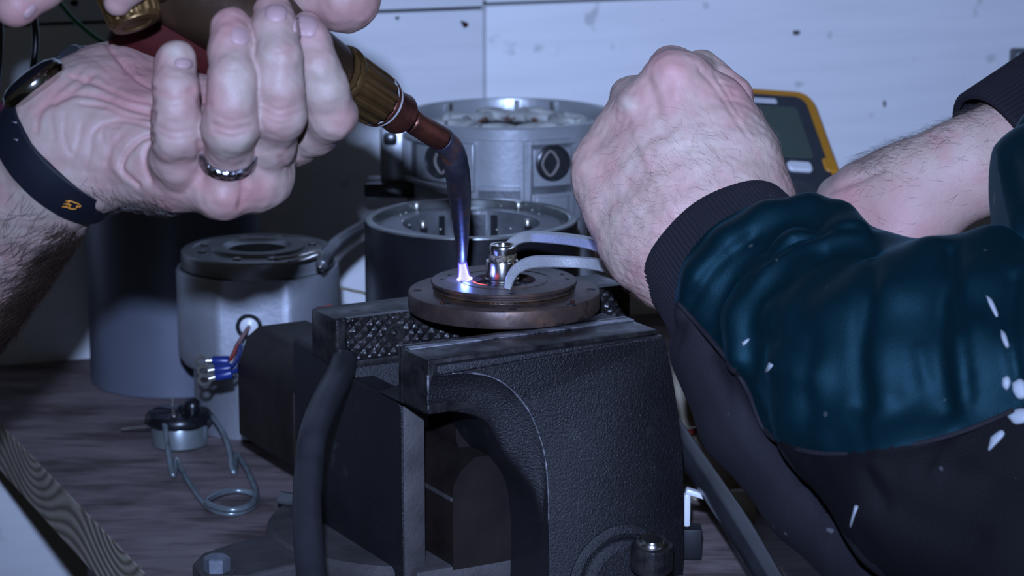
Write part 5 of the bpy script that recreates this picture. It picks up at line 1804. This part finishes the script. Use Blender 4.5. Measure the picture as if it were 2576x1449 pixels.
# open the cuff end: press the surface near the wrist back is not needed, the cuff covers it
ss = [([(1700, 860), (1740, 760), (1810, 660), (1900, 590)], 12, -2.0), ([(1800, 880), (1800, 780), (1850, 690), (1950, 620), (2060, 575)], 16, -3.0),
      ([(1860, 730), (1930, 640), (2040, 580), (2160, 570)], 10, -2.0), ([(1940, 850), (1950, 760), (2000, 690), (2080, 640)], 20, -2.5),
      ([(2185, 640), (2180, 760), (2160, 900), (2175, 1020)], 22, -3.0), ([(2200, 560), (2205, 640), (2190, 720)], 10, -1.5), ([(2395, 620), (2370, 760), (2360, 900), (2380, 1030)], 26, -3.5),
      ([(2385, 620), (2400, 700), (2420, 830), (2440, 1000)], 12, -2.0), ([(2550, 700), (2540, 820), (2560, 950)], 16, -2.5), ([(2040, 860), (2020, 960), (2040, 1060)], 26, -2.0),
      ([(1690, 745), (1742, 803), (1800, 872), (1867, 950)], 5, -1.0), ([(1945, 1105), (2083, 1148), (2230, 1135), (2376, 1105), (2576, 1019)], 5, -1.2),
      ([(1780, 950), (1850, 1080), (1950, 1220)], 20, .8), ([(1990, 1110), (2100, 1240), (2200, 1400)], 18, -.8), ([(2150, 1200), (2300, 1300), (2450, 1350)], 40, -1.5), ([(2300, 1180), (2450, 1200)], 40, 1.2)]
rngs = np.random.default_rng(4)
for _ in range(26):
    x0, y0 = rngs.uniform(1750, 2560), rngs.uniform(620, 1430)
    a = rngs.normal(1.35, .35)
    l = rngs.uniform(40, 120)
    ss.append(([(x0, y0), (x0 + l * math.cos(a), y0 + l * math.sin(a))], rngs.uniform(10, 26), rngs.normal(0, .8)))
VS_ = relax(strokes(VS_, FS_, ss), FS_, 4)
x, y = pxof(VS_)
seam = np.array([(1500, 640), (1600, 690), (1686, 745), (1742, 803), (1867, 950), (1905, 1050), (1945, 1105), (2083, 1148), (2376, 1105), (2576, 1019), (2900, 930)], float)
fx, fy = x[FS_].mean(1), y[FS_].mean(1)
low = fy > np.interp(fx, seam[:, 0], seam[:, 1])
def submesh(V, F):
    u, inv = np.unique(F.ravel(), return_inverse=True)
    return V[u], inv.reshape(F.shape)
cre = np.array([(850, 1867), (950, 1876), (1050, 1912), (1105, 1948), (1180, 2000), (1240, 2042), (1330, 2110), (1400, 2178), (1500, 2280), (1700, 2500)], float)
frontp = low & (fx > np.interp(fy, cre[:, 0], cre[:, 1]))
low = low & ~frontp
Va, Fa = submesh(VS_, FS_[~low & ~frontp]); Vb, Fb = submesh(VS_, FS_[low]); Vf, Ff = submesh(VS_, FS_[frontp])
sl = mk('sweatshirt_sleeve', c2w(Va), Fa, M['teal'], manB, True)
lp = mk('sleeve_panel', c2w(Vb), Fb, M['charcoal'], manB, True)
lp['label'] = 'charcoal lower panel of the teal sleeve'
fp = mk('front_panel', c2w(Vf), Ff, M['blackknit'], manB, True)
fp['label'] = 'black panel below the teal part of the sleeve'
sp_ = crom(seam[1:-1], 8)
q_, h_ = march(sl_all, sp_[:, 0], sp_[:, 1], .80, 1.30, 240)
okk = ~np.isnan(h_)
q_ = q_[okk]; kk_ = np.ones(9) / 9
q_ = np.stack([np.convolve(np.pad(q_[:, i], 4, mode='edge'), kk_, 'valid') for i in range(3)], 1)
V, F = tube(c2w(q_ * .9994), .0011, 8, 1, smoothpath=False)
mk('seam_piping', V, F, M['charcoal'], sl, True)
# paint splashes and lint on the sleeve
spl = [([(2478, 738), (2496, 752), (2512, 790), (2506, 800), (2486, 764)], 1), ([(2516, 826), (2530, 838), (2540, 872), (2530, 876), (2518, 850)], 1), ([(2520, 950), (2536, 944), (2544, 962), (2534, 984), (2520, 972)], 1),
       ([(2544, 962), (2566, 950), (2584, 966), (2584, 1002), (2560, 1006), (2546, 986)], 1), ([(2530, 1046), (2560, 1026), (2590, 1030), (2590, 1060), (2552, 1070)], 1), ([(2490, 1098), (2520, 1078), (2530, 1092), (2506, 1120), (2482, 1140)], 1),
       ([(2150, 1268), (2160, 1272), (2150, 1300), (2140, 1330), (2136, 1322)], 1), ([(1934, 910), (1946, 918), (1930, 938), (1922, 936)], 1), ([(1864, 862), (1882, 850), (1886, 856), (1870, 872)], 1)]
for o_, _ in spl:
    oc = crom(np.array(o_ + o_[:1], float), 4)[:-1]
    cm = oc.mean(0); oc = cm + (oc - cm) * .9
    V, F = patch(sl_all, [tuple(q) for q in oc], .85, 1.2, .0012, .0035, 0, 3)
    mk('paint_splash', V, F, M['paint'], sl if o_[0][1] < 1040 else lp, True)

# second sleeve and cuff at the right edge
sleeve2 = union(.010, chain((2760, 560, 1.06, 220), (2640, 470, 1.09, 158), (2606, 560, 1.08, 128), (2640, 640, 1.05, 110), k=.01, zs=.8), chain((2640, 350, 1.14, 90), (2860, 250, 1.14, 160)))
V3, F3 = sculpt(sleeve2, .0020, clip=(cs(2400, 800, 1.2) - np.array([0, 0, .6]), cs(3150, -120, 1.2) + np.array([0, 0, .6])))
V3 = strokes(V3, F3, [([(2500, 420), (2540, 520), (2560, 640)], 22, 1.5), ([(2540, 400), (2576, 520)], 16, -1.5)])
s2_ = mk('far_sleeve', c2w(V3), F3, M['teal'], manB, True)
up2 = chain((2790, 225, 1.315, 185), (3150, 60, 1.34, 230))
V4, F4 = sculpt(up2, .0025)
mk('upper_sleeve', c2w(V4), F4, M['teal'], manB, True)
ax2 = np.array([.80, .46, .34]); ax2 /= np.linalg.norm(ax2)
cuff('ribbed_cuff', cs(2492, 366, 1.283), ax2, .0285, .034, .07, 70, 1.0, manB)
